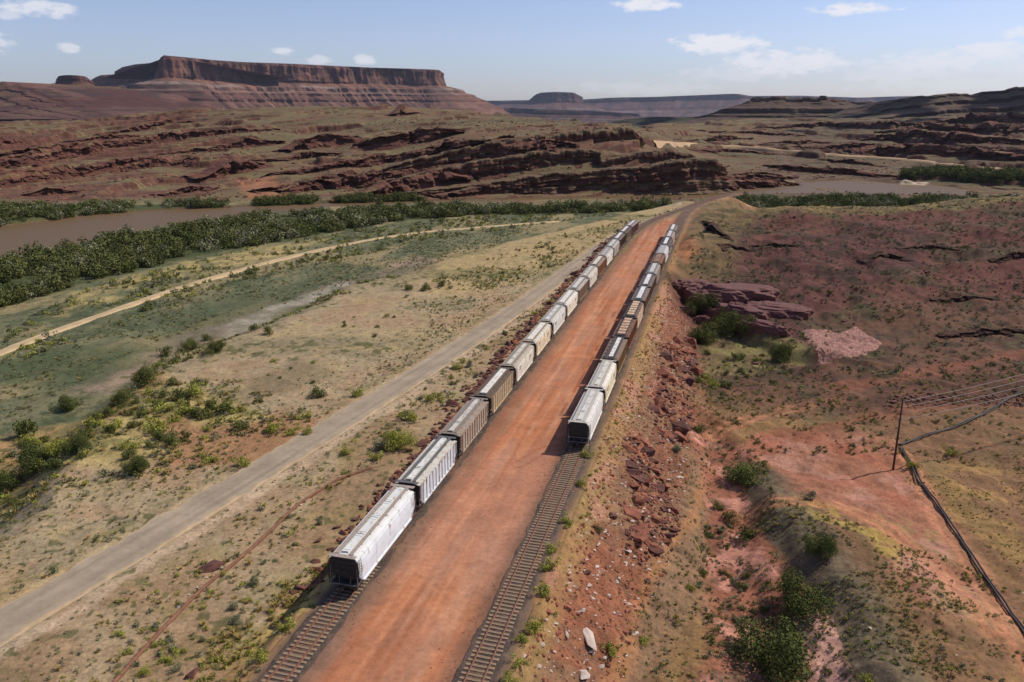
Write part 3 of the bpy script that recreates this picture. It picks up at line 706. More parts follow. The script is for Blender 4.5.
def mixc(a, b, m): m = np.clip(m, 0, 1)[..., None]; return a * (1 - m) + np.asarray(b) * m
def col_mesa(A, V, K, Z, seed, wl):
    C = np.broadcast_to(srgb(112, 82, 68), A.shape + (3,)).copy()
    w = (fbm(A, V * 0, wl * 1.5, 3, seed + 31) - .5) * .10; v = V + w
    st = fbm(A, V * wl * .1, wl * .12, 3, seed + 33)            # vertical streaks on cliffs
    C = mixc(C, srgb(128, 90, 74), sm(fbm(A * .2, V * 900, 22, 3, seed + 35), .45, .65))
    def band(lo, hi, col, k=1.0, s=.012): return sm(v, lo - s, lo + s) * sm(v, hi + s, hi - s) * k
    C = mixc(C, srgb(116, 78, 64), band(.56, 1.2, 0)); C = mixc(C, srgb(84, 58, 50), band(.56, 1.2, 0) * sm(st, .42, .62) * .8)
    C = mixc(C, srgb(82, 56, 48), band(.93, 1.2, 0, .9)); C = mixc(C, srgb(128, 86, 68), band(.50, .56, 0, .8))
    C = mixc(C, srgb(158, 142, 132), band(.405, .47, 0, .5) * sm(fbm(A, V * 300, wl, 3, seed + 36), .35, .55)); C = mixc(C, srgb(84, 66, 60), band(.37, .405, 0, .5))
    C = mixc(C, srgb(150, 130, 122), band(.30, .34, 0, .25)); C = mixc(C, srgb(108, 74, 62), band(-.5, .29, 0, .7)); C = mixc(C, srgb(96, 62, 54), band(.14, .18, 0, .7)); C = mixc(C, srgb(138, 100, 84), band(.05, .10, 0, .3))
    gl = fbm(A, V * wl * .5, wl * .10, 4, seed + 37); C = mixc(C, srgb(72, 54, 48), sm(gl, .5, .66) * .55); C = mixc(C, srgb(150, 108, 88), sm(gl, .40, .28) * .45)
    return C
def col_red(A, V, K, Z, seed, wl):
    C = np.broadcast_to(srgb(96, 66, 56), A.shape + (3,)).copy(); C = mixc(C, srgb(58, 44, 38), sm(fbm(A, V * 300, 120, 4, seed + 45), .54, .62) * .7)
    b = fbm(A * .12, V * 1000, 26, 4, seed + 41); C = mixc(C, srgb(84, 52, 44), sm(b, .52, .64)); C = mixc(C, srgb(124, 86, 72), sm(b, .42, .32) * .6)
    C = mixc(C, srgb(108, 92, 62), sm(fbm(A, V * 500, wl, 4, seed + 43), .52, .66) * .45 * (1 - K)); return C
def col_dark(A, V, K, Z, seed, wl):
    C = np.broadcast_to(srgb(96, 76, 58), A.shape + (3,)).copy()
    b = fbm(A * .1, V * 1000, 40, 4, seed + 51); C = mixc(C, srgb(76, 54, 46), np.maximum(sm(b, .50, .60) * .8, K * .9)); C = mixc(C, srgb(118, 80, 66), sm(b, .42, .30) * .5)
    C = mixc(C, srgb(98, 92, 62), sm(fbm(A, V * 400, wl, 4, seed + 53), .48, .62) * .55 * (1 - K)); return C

def rim(pts): return [P(a, b, Y) for a, b, Y in pts]
# the great mesa on the left
escarpment('mesa', rim([(90, 82, 7700), (95, 77, 7300), (100, 75, 6900), (117, 74, 6750), (121, 67, 6500), (135, 64, 6200), (150, 63, 5950), (157, 62, 5600), (160, 57, 5100), (163, 55, 4850), (185, 57, 4980), (215, 60, 5100), (245, 62, 5250), (290, 63.5, 5400), (330, 65.5, 5560), (372, 67.5, 5700), (410, 68.5, 5850), (436, 69.5, 5900), (440, 70, 6100), (430, 71, 7400)]),
           [(-700, .60), (-60, .97), (-6, 1.0), (0, .985), (14, .93), (18, .78), (34, .56), (55, .54), (150, .44), (160, .40), (176, .345), (236, .30), (246, .255), (310, .16), (318, .11), (420, -.05), (560, -.5)], 7, 15, 66, 48, col_mesa, seed=3, sm_k=7, wl=190, nv=170, jag2=1, beds=.16)
# red foothills left
escarpment('foothill', rim([(-170, 76, 3500), (-80, 80, 3300), (0, 82, 3150), (20, 85, 3100), (38, 89, 3050), (52, 96, 2950), (75, 105, 2850), (108, 112, 2750), (140, 120, 2600)]),
           [(-500, .9), (-30, .99), (0, 1.0), (40, .86), (46, .80), (120, .66), (125, .61), (220, .44), (226, .38), (340, .22), (560, -.1)], 6, 0, 26, 34, col_red, seed=11, wl=90, nv=110, beds=.35, jag=45, ja=14.)
escarpment('butte', rim([(56, 83, 4700), (58, 76, 4300), (62, 75, 4200), (74, 75, 4150), (86, 76, 4200), (90, 79, 4300), (93, 84, 4700)]),
           [(-60, .98), (0, 1.0), (6, .74), (40, .64), (180, .36), (190, .30), (460, -.2)], 6, 20, 14, 16, col_red, seed=17, wl=80, nv=80, sm_k=13)
escarpment('mesa', rim([(-60, 92, 9500), (30, 88, 9400), (46, 84, 9300), (62, 82, 9300), (100, 82, 9200), (140, 84, 9200)]),
           [(-500, .99), (0, 1.0), (20, .66), (300, .3), (700, -.05)], 22, 10, 40, 30, col_mesa, seed=19, wl=260, nv=60)
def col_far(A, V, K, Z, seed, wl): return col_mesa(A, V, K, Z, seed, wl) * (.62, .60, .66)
# far blue rim with the square butte
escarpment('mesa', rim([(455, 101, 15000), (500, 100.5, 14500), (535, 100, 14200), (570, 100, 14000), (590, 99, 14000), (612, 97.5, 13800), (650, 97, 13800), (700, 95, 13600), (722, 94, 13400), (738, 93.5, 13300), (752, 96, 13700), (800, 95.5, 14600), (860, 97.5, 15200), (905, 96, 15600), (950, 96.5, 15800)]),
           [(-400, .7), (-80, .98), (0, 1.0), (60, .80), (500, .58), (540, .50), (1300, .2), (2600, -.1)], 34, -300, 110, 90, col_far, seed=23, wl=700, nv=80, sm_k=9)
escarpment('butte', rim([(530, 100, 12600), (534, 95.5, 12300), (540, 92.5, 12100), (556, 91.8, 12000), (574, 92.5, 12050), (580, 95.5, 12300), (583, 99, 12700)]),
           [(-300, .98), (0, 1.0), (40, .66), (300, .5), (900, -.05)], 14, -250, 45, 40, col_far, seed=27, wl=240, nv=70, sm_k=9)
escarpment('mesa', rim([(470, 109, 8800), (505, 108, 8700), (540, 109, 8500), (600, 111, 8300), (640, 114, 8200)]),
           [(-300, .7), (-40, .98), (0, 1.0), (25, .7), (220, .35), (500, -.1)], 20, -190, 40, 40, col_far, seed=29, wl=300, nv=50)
# dark hill, cloud shade put into its colour, and the stepped mesa on the right
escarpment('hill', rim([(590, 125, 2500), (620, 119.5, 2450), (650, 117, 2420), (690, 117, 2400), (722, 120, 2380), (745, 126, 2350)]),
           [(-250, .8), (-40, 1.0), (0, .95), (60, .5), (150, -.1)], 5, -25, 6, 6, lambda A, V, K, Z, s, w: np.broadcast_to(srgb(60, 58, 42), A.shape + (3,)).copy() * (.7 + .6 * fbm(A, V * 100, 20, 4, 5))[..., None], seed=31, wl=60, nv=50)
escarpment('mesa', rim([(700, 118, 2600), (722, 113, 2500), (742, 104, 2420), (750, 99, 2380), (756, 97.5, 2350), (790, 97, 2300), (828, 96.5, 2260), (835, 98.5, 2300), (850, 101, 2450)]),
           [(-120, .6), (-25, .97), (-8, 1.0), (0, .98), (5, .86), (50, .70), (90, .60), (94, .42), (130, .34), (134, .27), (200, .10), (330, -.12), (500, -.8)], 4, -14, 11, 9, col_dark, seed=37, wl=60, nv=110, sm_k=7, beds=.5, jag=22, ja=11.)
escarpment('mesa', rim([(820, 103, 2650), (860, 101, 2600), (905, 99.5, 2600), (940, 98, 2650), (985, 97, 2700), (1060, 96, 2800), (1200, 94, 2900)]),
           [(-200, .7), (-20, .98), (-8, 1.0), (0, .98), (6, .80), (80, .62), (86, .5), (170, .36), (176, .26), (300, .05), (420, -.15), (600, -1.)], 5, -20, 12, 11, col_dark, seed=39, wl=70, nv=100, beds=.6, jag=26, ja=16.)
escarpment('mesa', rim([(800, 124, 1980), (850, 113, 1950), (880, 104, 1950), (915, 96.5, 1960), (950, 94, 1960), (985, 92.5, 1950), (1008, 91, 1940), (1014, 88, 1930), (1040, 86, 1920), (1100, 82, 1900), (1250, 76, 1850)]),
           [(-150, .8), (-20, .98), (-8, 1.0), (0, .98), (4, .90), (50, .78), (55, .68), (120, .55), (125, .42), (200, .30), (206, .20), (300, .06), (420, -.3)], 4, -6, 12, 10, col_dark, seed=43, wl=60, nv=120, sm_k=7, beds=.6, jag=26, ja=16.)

# ---- sandstone ledges of the hills, each a bed standing out of the slope
def col_ledge(A, V, K, Z, seed, wl):
    C = np.broadcast_to(srgb(120, 80, 63), A.shape + (3,)).copy()
    C = mixc(C, srgb(96, 62, 50), K * .8); b = fbm(A, Z * 3, 9, 4, seed + 61); C = mixc(C, srgb(84, 54, 46), sm(b, .5, .66) * .7)
    C = mixc(C, srgb(112, 100, 66), sm(fbm(A, V * 40, 14, 3, seed + 63), .45, .6) * (1 - K) * sm(V, .9, 1.0) * .7); return C
def ledge(px_pts, h, seed, back=14, wl=9., name='rock_ledge', but=None, tone=1.0):
    pts = []
    for a, b in px_pts:
        p = hit(a, b)
        if p: pts.append((p.x, p.y, p.z))
    if len(pts) < 2: return
    q = np.array(pts); hh = np.interp(np.linspace(0, 1, len(q)), [0, .12, .5, .88, 1], [.25, .85, 1, .85, .25]) * h if np.isscalar(h) else np.array(h)[:len(q)]
    path = [(a[0], a[1], a[2] + e) for a, e in zip(q, hh)]
    base_z = q[:, 2].min()
    # heights vary along the path: work relative to the local ground
    Q, arc = resample([(a[0], a[1], a[2], e) for a, e in zip(q, hh)], max(.5, h / 7 if np.isscalar(h) else 1))
    d = np.gradient(Q[:, :2], axis=0); d /= np.linalg.norm(d, axis=1)[:, None] + 1e-9; nrm = smooth_rows(np.stack([d[:, 1], -d[:, 0]], -1), 9)
    hm = h if np.isscalar(h) else max(h)
    pr = [(-back, -.35), (-back * .5, .45), (-hm * .35, .93), (-.1 * hm, 1.0), (.06 * hm, .93), (.0, .62), (.16 * hm, .55), (.05 * hm, .3), (.2 * hm, .12), (.9 * hm, -.25), (1.8 * hm, -.7)]
    nv = 40; pr = np.array(pr); dl = np.r_[0, np.cumsum(np.hypot(np.diff(pr[:, 0]) / hm * (np.abs(pr[1:, 0]) < 2 * hm), np.diff(pr[:, 1])) + .02)]
    v = np.linspace(0, dl[-1], nv); out = np.interp(v, dl, pr[:, 0]); fr = np.interp(v, dl, pr[:, 1])
    A, V = np.meshgrid(arc, fr, indexing='ij'); O = np.broadcast_to(out, A.shape)
    block = np.floor(A / (hm * 1.1) + fbm(A, V, 20, 2, seed) * 3); blk = _h(block, np.floor(V * 2.2), seed) - .5
    front = sm(O, -hm * .6, 0)
    disp = (blk * hm * .95 + (ridged(A, V * hm * 2, wl, 4, seed) - .6) * hm * .9 + (fbm(A, V * 0, wl * 5, 3, seed + 2) - .5) * hm * 2.2) * (but or 1)
    X = Q[:, 0][:, None] + nrm[:, 0][:, None] * (O + disp * (.3 + .7 * front)); Y = Q[:, 1][:, None] + nrm[:, 1][:, None] * (O + disp * (.3 + .7 * front))
    gap = .72 + .5 * fbm(A, V * 0, wl * 2.2, 3, seed + 4) ; gap = np.clip(gap, 0, 1.25)
    g0 = land(X.ravel(), Y.ravel()).reshape(X.shape)
    Z = g0 * .6 + Q[:, 2][:, None] * .4 + Q[:, 3][:, None] * V * gap + (fbm(X, Y, wl * .5, 3, seed) - .5) * hm * .16
    K = sm(V, .97, .85) * front
    C = col_ledge(A, V, K, Z, seed, wl) * tone
    me = grid_mesh(name, np.stack([X.ravel(), Y.ravel(), Z.ravel()], -1), len(arc), nv, C.reshape(-1, 3), M_CLIFF, smooth=False)
    tag(link(name, me), kind='structure')
LEDGES = [
 ([(262, 194), (310, 190), (360, 186), (410, 180), (460, 173), (510, 167)], 6), ([(270, 176), (330, 170), (390, 162), (440, 155), (500, 146), (560, 138)], 5), ([(-40, 160), (40, 153), (100, 147), (160, 140), (220, 134), (280, 130)], 5), ([(-30, 182), (60, 172), (130, 163), (200, 158)], 4),
 ([(780, 150), (850, 147), (920, 150), (1000, 154), (1060, 157)], 5), ([(760, 128), (820, 126), (880, 127), (950, 127)], 7), ([(700, 131), (760, 133), (800, 136)], 5),
 ([(-40, 172), (0, 167), (30, 164), (60, 159), (90, 151), (120, 147), (150, 144)], 6), ([(-30, 188), (10, 182), (50, 176), (90, 171)], 3.5), ([(-30, 150), (0, 146), (25, 142)], 6),
 ([(10, 158), (40, 155), (70, 150)], 4), ([(100, 136), (140, 131), (165, 127), (192, 122)], 6), ([(70, 142), (110, 139), (150, 137)], 4),
 ([(190, 180), (215, 176), (240, 171), (268, 167)], 8), ([(215, 150), (250, 147), (285, 143)], 7), ([(282, 152), (300, 149), (330, 145), (360, 138)], 9), ([(285, 194), (310, 190), (345, 184), (362, 178)], 7),
 ([(350, 149), (380, 147), (410, 143), (440, 138), (465, 133)], 9), ([(395, 161), (425, 157), (455, 151), (500, 145), (530, 141)], 6), ([(350, 199), (380, 195), (420, 190), (450, 185), (480, 180)], 7), ([(360, 178), (400, 173), (440, 167)], 4),
 ([(470, 160), (500, 156), (540, 151), (580, 147)], 6), ([(475, 175), (510, 170), (550, 163), (580, 160)], 7), ([(290, 160), (310, 158), (340, 155)], 5), ([(150, 158), (190, 152), (230, 150)], 3), ([(160, 196), (190, 192), (215, 190)], 4),
 ([(395, 116), (405, 113), (415, 114)], 9), ([(305, 107), (318, 104), (332, 106)], 14), ([(435, 198), (480, 194), (520, 190), (550, 188)], 5),
 ([(120, 168), (145, 165), (170, 160)], 3), ([(20, 196), (50, 193), (80, 192)], 3), ([(230, 165), (260, 162), (290, 161)], 3),
 # right bank country
 ([(690, 142), (720, 140), (750, 139)], 5), ([(760, 146), (800, 144), (830, 143)], 4), ([(860, 141), (900, 139), (960, 142), (1060, 147)], 9), ([(850, 152), (880, 152), (940, 156), (1000, 160), (1060, 163)], 8),
 ([(885, 133), (930, 131), (980, 132), (1060, 134)], 10), ([(930, 124), (970, 122), (1010, 122), (1060, 122)], 13), ([(760, 166), (800, 171), (850, 175), (900, 177)], 4), ([(820, 160), (850, 164), (880, 167)], 3.5),
 ([(720, 184), (750, 181), (800, 178)], 4), ([(700, 190), (740, 189), (780, 187), (800, 186)], 5), ([(725, 178), (760, 176), (790, 178)], 3),
 ([(960, 113), (1000, 111), (1060, 109)], 12), ([(900, 116), (940, 113), (970, 113)], 8), ([(690, 150), (730, 152), (790, 156)], 3),
]
for i, (pp, h) in enumerate(LEDGES): ledge(pp, h * 1.3, 900 + i * 13, back=10 + h * 1.6, wl=max(5, h * 1.1))
# ledges on the near right slope
for i, (pp, h, tn) in enumerate([([(940, 338), (980, 334), (1040, 330)], 1.8, .7), ([(860, 262), (890, 258), (910, 262)], 1.8, .7), 
        ([(750, 246), (775, 247), (800, 246)], 1.5, .8), ([(720, 246), (735, 250), (752, 250)], 1.5, .8), ([(705, 222), (715, 232), (722, 238)], 3, .6), ([(990, 262), (1020, 258), (1060, 258)], 2, .7), ([(930, 300), (960, 302), (1000, 300)], 1.6, .7), ([(900, 250), (930, 248), (960, 250)], 1.3, .85)]):
    ledge(pp, h, 1400 + i * 7, back=4, wl=3.0, name='rock_ledge', tone=tn * .66)

# the dark cliff across the river, three tiers of sandstone
def col_cliff(A, V, K, Z, seed, wl):
    C = np.broadcast_to(srgb(104, 72, 58), A.shape + (3,)).copy()
    st = fbm(A, V * 6, 3.2, 4, seed + 71); b = fbm(A * .2, Z, 2.6, 4, seed + 73)
    C = mixc(C, srgb(96, 58, 46), K * .75); C = mixc(C, srgb(76, 48, 42), sm(st, .5, .66) * K * .75); C = mixc(C, srgb(136, 94, 76), sm(b, .58, .70) * .5); C = mixc(C, srgb(70, 46, 40), sm(b, .42, .34) * .6)
    C = mixc(C, srgb(112, 94, 68), (1 - K) * .75); return C
def tier(pts, base, seed, back, lean=.5):
    path = [P(a, b, Y) for a, b, Y in pts]; hgt = max(p[2] for p in path) - base
    escarpment('cliff', path, [(-back, .86), (-back * .5, .94), (-3, 1.0), (0, .985), (.8, .93), (1.2, .80), (.2, .76), (1.8, .72), (2.2, .45), (1.4, .40), (3.2, .36), (4.5, .1), (9, 0), (14, -.1)], .8, base, 3.2, 1.1, col_cliff, M_CLIFF, nv=90, seed=seed, sm_k=7, wl=16, topn=1.6, jag=5.5)
tier([(330, 199, 512), (370, 196, 514), (410, 192, 516), (450, 188, 518), (500, 181, 520), (545, 174, 524), (590, 170, 528), (625, 168, 530), (650, 166, 530), (680, 160, 532), (700, 158, 536), (716, 160, 540), (722, 165, 548), (722, 170, 570)], -11, 51, 26)
tier([(345, 189, 545), (395, 179, 548), (430, 171, 550), (470, 162, 552), (520, 154, 556), (560, 150, 560), (598, 149, 560), (602, 160, 550), (640, 152, 556), (668, 150, 560), (690, 154, 566), (694, 158, 585)], -9, 57, 28)
tier([(380, 169, 585), (420, 158, 588), (470, 146, 590), (510, 139, 592), (555, 134, 596), (590, 131, 598), (620, 128, 600), (634, 129, 602), (640, 138, 606), (641, 146, 625), (650, 146, 650)], -6, 63, 40)

# far dirt road over the slopes on the right bank
def far_road():
    pts = []
    for a, b in [(640, 137), (680, 139), (720, 143), (770, 148), (820, 152), (870, 157), (920, 161), (970, 165.5), (1024, 170), (1090, 175)]:
        p = hit(a, b)
        if p: pts.append((p.x, p.y))
    q = []
    for i in range(len(pts) - 1):
        for k in range(24):
            u = k / 24; q.append((pts[i][0] * (1 - u) + pts[i + 1][0] * u, pts[i][1] * (1 - u) + pts[i + 1][1] * u))
    q = smooth_rows(np.array(q), 31); d = np.gradient(q, axis=0); d /= np.linalg.norm(d, axis=1)[:, None]; nrm = np.stack([d[:, 1], -d[:, 0]], -1)
    off = np.array([-9, -6, -3.2, 3.2, 6, 9.]); V = q[:, None, :] + nrm[:, None, :] * off[None, :, None]
    x, y = V[..., 0].ravel(), V[..., 1].ravel(); zc = smooth_rows(land(q[:, 0], q[:, 1])[:, None], 25)[:, 0]
    z = np.repeat(zc, len(off)) + 1.5 + np.tile([-9, -2.5, 0, 0, -2.5, -9], len(q))
    C = np.broadcast_to(srgb(176, 146, 114), (len(x), 3)) * (.8 + .4 * fbm(x, y, 12, 3, 901))[:, None]
    me = grid_mesh('far_road', np.stack([x, y, z], -1), len(q), len(off), C, M_ROAD); tag(link('dirt_road', me), kind='structure')
far_road()

# ================================================================ railway, trains, pole, pipelines
ORD = ['first', 'second', 'third', 'fourth', 'fifth', 'sixth', 'seventh', 'eighth', 'ninth', 'tenth', 'eleventh', 'twelfth', 'thirteenth', 'fourteenth', 'fifteenth', 'sixteenth', 'seventeenth', 'eighteenth']
class MB:
    def __init__(s): s.V = []; s.F = []
    def add(s, V, F):
        o = len(s.V); s.V += [tuple(v) for v in V]; s.F += [tuple(i + o for i in f) for f in F]; return s
    def box(s, c, d, rot=None):
        hx, hy, hz = d[0] / 2, d[1] / 2, d[2] / 2
        V = [Vector((a * hx, b * hy, e * hz)) for a in (-1, 1) for b in (-1, 1) for e in (-1, 1)]
        if rot: V = [rot @ v for v in V]
        V = [v + Vector(c) for v in V]
        return s.add(V, [(0, 1, 3, 2), (4, 6, 7, 5), (0, 4, 5, 1), (2, 3, 7, 6), (0, 2, 6, 4), (1, 5, 7, 3)])
    def bar(s, a, b, w, h=None):
        a, b = Vector(a), Vector(b); d = b - a; q = d.to_track_quat('Z', 'Y').to_matrix()
        return s.box((a + b) / 2, (w, h or w, d.length), q)
    def tube(s, pts, r, n=8, cap=True):
        pts = [Vector(p) for p in pts]; rs = r if hasattr(r, '__len__') else [r] * len(pts); V = []; F = []
        for i, p in enumerate(pts):
            d = (pts[min(i + 1, len(pts) - 1)] - pts[max(i - 1, 0)]).normalized()
            x = d.cross(Vector((0, 0, 1)) if abs(d.z) < .95 else Vector((1, 0, 0))).normalized(); y = x.cross(d)
            for k in range(n):
                a = 2 * math.pi * k / n; V.append(p + (x * math.cos(a) + y * math.sin(a)) * rs[i])
        for i in range(len(pts) - 1):
            for k in range(n): F.append((i * n + k, i * n + (k + 1) % n, (i + 1) * n + (k + 1) % n, (i + 1) * n + k))
        if cap: F.append(tuple(range(n))[::-1]); F.append(tuple((len(pts) - 1) * n + k for k in range(n)))
        return s.add(V, F)
    def mesh(s, name, mat, smooth=False):
        me = bpy.data.meshes.new(name); me.from_pydata(s.V, [], s.F); me.update()
        if smooth: me.polygons.foreach_set('use_smooth', [True] * len(me.polygons))
        bm = bmesh.new(); bm.from_mesh(me); bmesh.ops.recalc_face_normals(bm, faces=bm.faces); bm.to_mesh(me); bm.free()
        if mat: me.materials.append(mat)
        return me
    def build(s, name, mat, parent=None, smooth=False): return link(name, s.mesh(name, mat, smooth), parent)

def flat_mat(name, col, rough=.7, var=.25, sc=3.0, metal=0.0, bump=.2):
    m, nt, b = new_mat(name)
    n = noise(nt, sc, 5, .65); r = ramp(nt, n, [(.3, 1 - var), (.7, 1 + var)])
    nt.links.new(mulcol(nt, r, b_val=(*col, 1)), b.inputs['Base Color']); b.inputs['Roughness'].default_value = rough; b.inputs['Metallic'].default_value = metal
    bp = N(nt, 'ShaderNodeBump'); bp.inputs['Strength'].default_value = bump; bp.inputs['Distance'].default_value = .03; nt.links.new(n, bp.inputs['Height']); nt.links.new(bp.outputs[0], b.inputs['Normal'])
    return m
M_RAIL = flat_mat('rusty_rail', srgb(120, 74, 54), .6, .25, 2)
M_TIE = flat_mat('weathered_sleeper', srgb(140, 116, 92), .9, .45, 1.1)
M_BLACK = flat_mat('end_panel_black', srgb(48, 44, 42), .7, .4, 1.5)  # plain black for the end panels of the dark-ended cars
M_IRON = flat_mat('dark_rusty_iron', srgb(66, 50, 42), .8, .35, 3)
M_WOODPOLE = flat_mat('dark_pole_wood', srgb(70, 48, 38), .9, .3, 2)
M_PIPE = flat_mat('dark_pipe', srgb(58, 44, 40), .7, .35, 1)
M_RUSTPIPE = flat_mat('rusty_old_pipe', srgb(124, 82, 62), .85, .35, 1.5)
M_GLASSY = flat_mat('pale_insulator', srgb(150, 150, 140), .35, .1)
M_WIRE = flat_mat('weathered_wire', srgb(168, 150, 138), .5, .1)
M_CONC = flat_mat('pale_broken_concrete', srgb(206, 192, 178), .9, .25, 1.5)

# ---- tracks
def z_bed(s): return .02
def track(tf, s0, s1, label, near):
    root = empty('railway_track', (*XY(s0, float(tf(np.array([s0]))[0])), 0)); tag(root, label, 'railway track', 'railway tracks')
    ox, oy = root.location.x, root.location.y
    ss = np.arange(s0, s1, 2.0); tc = tf(ss); dt = np.gradient(tc, ss)
    for sgn in (-1, 1):
        prof = [(-.07, .13), (.07, .13), (.07, .16), (.02, .18), (.02, .24), (.037, .25), (.037, .29), (-.037, .29), (-.037, .25), (-.02, .24), (-.02, .18), (-.07, .16)]
        V, F = [], []; k = len(prof)
        for s, t in zip(ss, tc):
            for a, b in prof:
                x, y = XY(s, t + sgn * .755 + a); V.append((x - ox, y - oy, b + .03))
        for i in range(len(ss) - 1):
            for j in range(k): F.append((i * k + j, i * k + (j + 1) % k, (i + 1) * k + (j + 1) % k, (i + 1) * k + j))
        m = MB(); m.add(V, F); m.build('rail', M_RAIL, root)
    rest = MB(); protos = []
    for v in range(4):
        b = MB(); w = .24 + .02 * v; b.box((0, 0, 0), (2.65, w, .18)); protos.append(b.mesh('sleeper', M_TIE))
    pos = np.arange(s0, s1, .60); n = 0
    for s in pos:
        t = float(np.interp(s, ss, tc)); a = math.atan(float(np.interp(s, ss, dt))); x, y = XY(s, t)
        rz = -YAW - a + random.uniform(-.02, .02); jx = random.uniform(-.06, .06)
        if near[0] <= s <= near[1] and n < 99:
            o = link('sleeper', random.choice(protos), root); o.location = (x - ox + jx, y - oy, .075); o.rotation_euler = (0, random.uniform(-.01, .01), rz); n += 1
        elif not (near[2] < s < near[3]):
            rest.box((x - ox + jx, y - oy, .075), (2.65, .25, .18), Matrix.Rotation(rz, 3, 'Z'))
    o = rest.build('sleepers', M_TIE, root); o['kind'] = 'stuff'
    # ballast bed
    bs = [s0]
    while bs[-1] < s1: bs.append(bs[-1] + .3 * max(1, bs[-1] / 80)**1.3)
    bs = np.array(bs); off = np.concatenate([[-2.6, -2.2], np.linspace(-1.95, 1.95, 27), [2.2, 2.6]])
    S, O = np.meshgrid(bs, off, indexing='ij'); Tt = tf(S) + O; x, y = XY(S.ravel(), Tt.ravel())
    ew = 1.6 + (fbm(S.ravel(), O.ravel() * 0 + near[0], 2.5, 3, 951) - .5) * .9
    z = .105 + .06 * (fbm(x, y, .35, 3, 953) - .5) - .5 * sm(np.abs(O.ravel()), ew, ew + .55)
    f = fbm(x, y, 1.0, 4, 955); g = fbm(S.ravel() * .2, O.ravel(), 1.2, 3, 957)
    C = mixc(np.broadcast_to(srgb(94, 80, 72), (len(x), 3)).copy(), srgb(120, 98, 84), sm(f, .5, .65) * .7); C = mixc(C, srgb(140, 104, 82), sm(g, .58, .7) * .5 + .0)
    me = grid_mesh('ballast_bed', np.stack([x, y, z], -1), len(bs), len(off), C, M_BALLAST); tag(link('ballast', me), kind='structure')
track(tl, 30, 445, 'left rusty railway track under the train of sixteen hopper cars', (44, 68, 66, 298))
track(tr, 30, 345, 'right rusty railway track with light sleepers, red yard on its left', (46, 105.3, 105, 292))
_far = MB()

# ---- hopper cars
def paint_mat(name, col, rust=.3, rust_col=(146, 98, 66), top=0.0):
    m, nt, b = new_mat(name); L = nt.links.new
    base = N(nt, 'ShaderNodeRGB'); base.outputs[0].default_value = (*col, 1)
    n0 = noise(nt, .6, 5, .6); c = mulcol(nt, base.outputs[0], b_link=ramp(nt, n0, [(.3, .86), (.7, 1.08)]))
    tc = N(nt, 'ShaderNodeTexCoord'); sp = N(nt, 'ShaderNodeSeparateXYZ'); L(tc.outputs['Object'], sp.inputs[0])
    n1 = noise(nt, 1.0, 6, .7, stretch=(2.2, 2.2, .35)); n2 = noise(nt, .8, 5, .7)
    a = N(nt, 'ShaderNodeMath', operation='MULTIPLY_ADD'); L(n2, a.inputs[0]); a.inputs[1].default_value = .6; L(n1, a.inputs[2])
    zt = N(nt, 'ShaderNodeMath', operation='MULTIPLY_ADD'); L(sp.outputs[2], zt.inputs[0]); zt.inputs[1].default_value = top; zt.inputs[2].default_value = -top * 3.2
    zc = N(nt, 'ShaderNodeMath', operation='MAXIMUM'); L(zt.outputs[0], zc.inputs[0]); zc.inputs[1].default_value = 0
    a2 = N(nt, 'ShaderNodeMath', operation='ADD'); L(a.outputs[0], a2.inputs[0]); L(zc.outputs[0], a2.inputs[1])
    msk = ramp(nt, a2.outputs[0], [(.90 - rust * .35, 0.0), (1.04 - rust * .25, .85)])
    mx = N(nt, 'ShaderNodeMix', data_type='RGBA'); L(msk, mx.inputs[0]); L(c, mx.inputs[6]); mx.inputs[7].default_value = (*srgb(*rust_col), 1)
    L(mx.outputs[2], b.inputs['Base Color']); b.inputs['Roughness'].default_value = .62; b.inputs['Specular IOR Level'].default_value = .3
    return m
LH = 6.75
def side_x(z, smooth):
    if smooth: return float(np.interp(z, [1.0, 1.6, 2.5, 3.3, 3.65, 3.9, 4.05, 4.12], [1.46, 1.54, 1.57, 1.53, 1.42, 1.12, .6, 0]))
    return float(np.interp(z, [1.0, 3.72, 3.76, 4.02], [1.49, 1.49, 1.47, 0.0]))
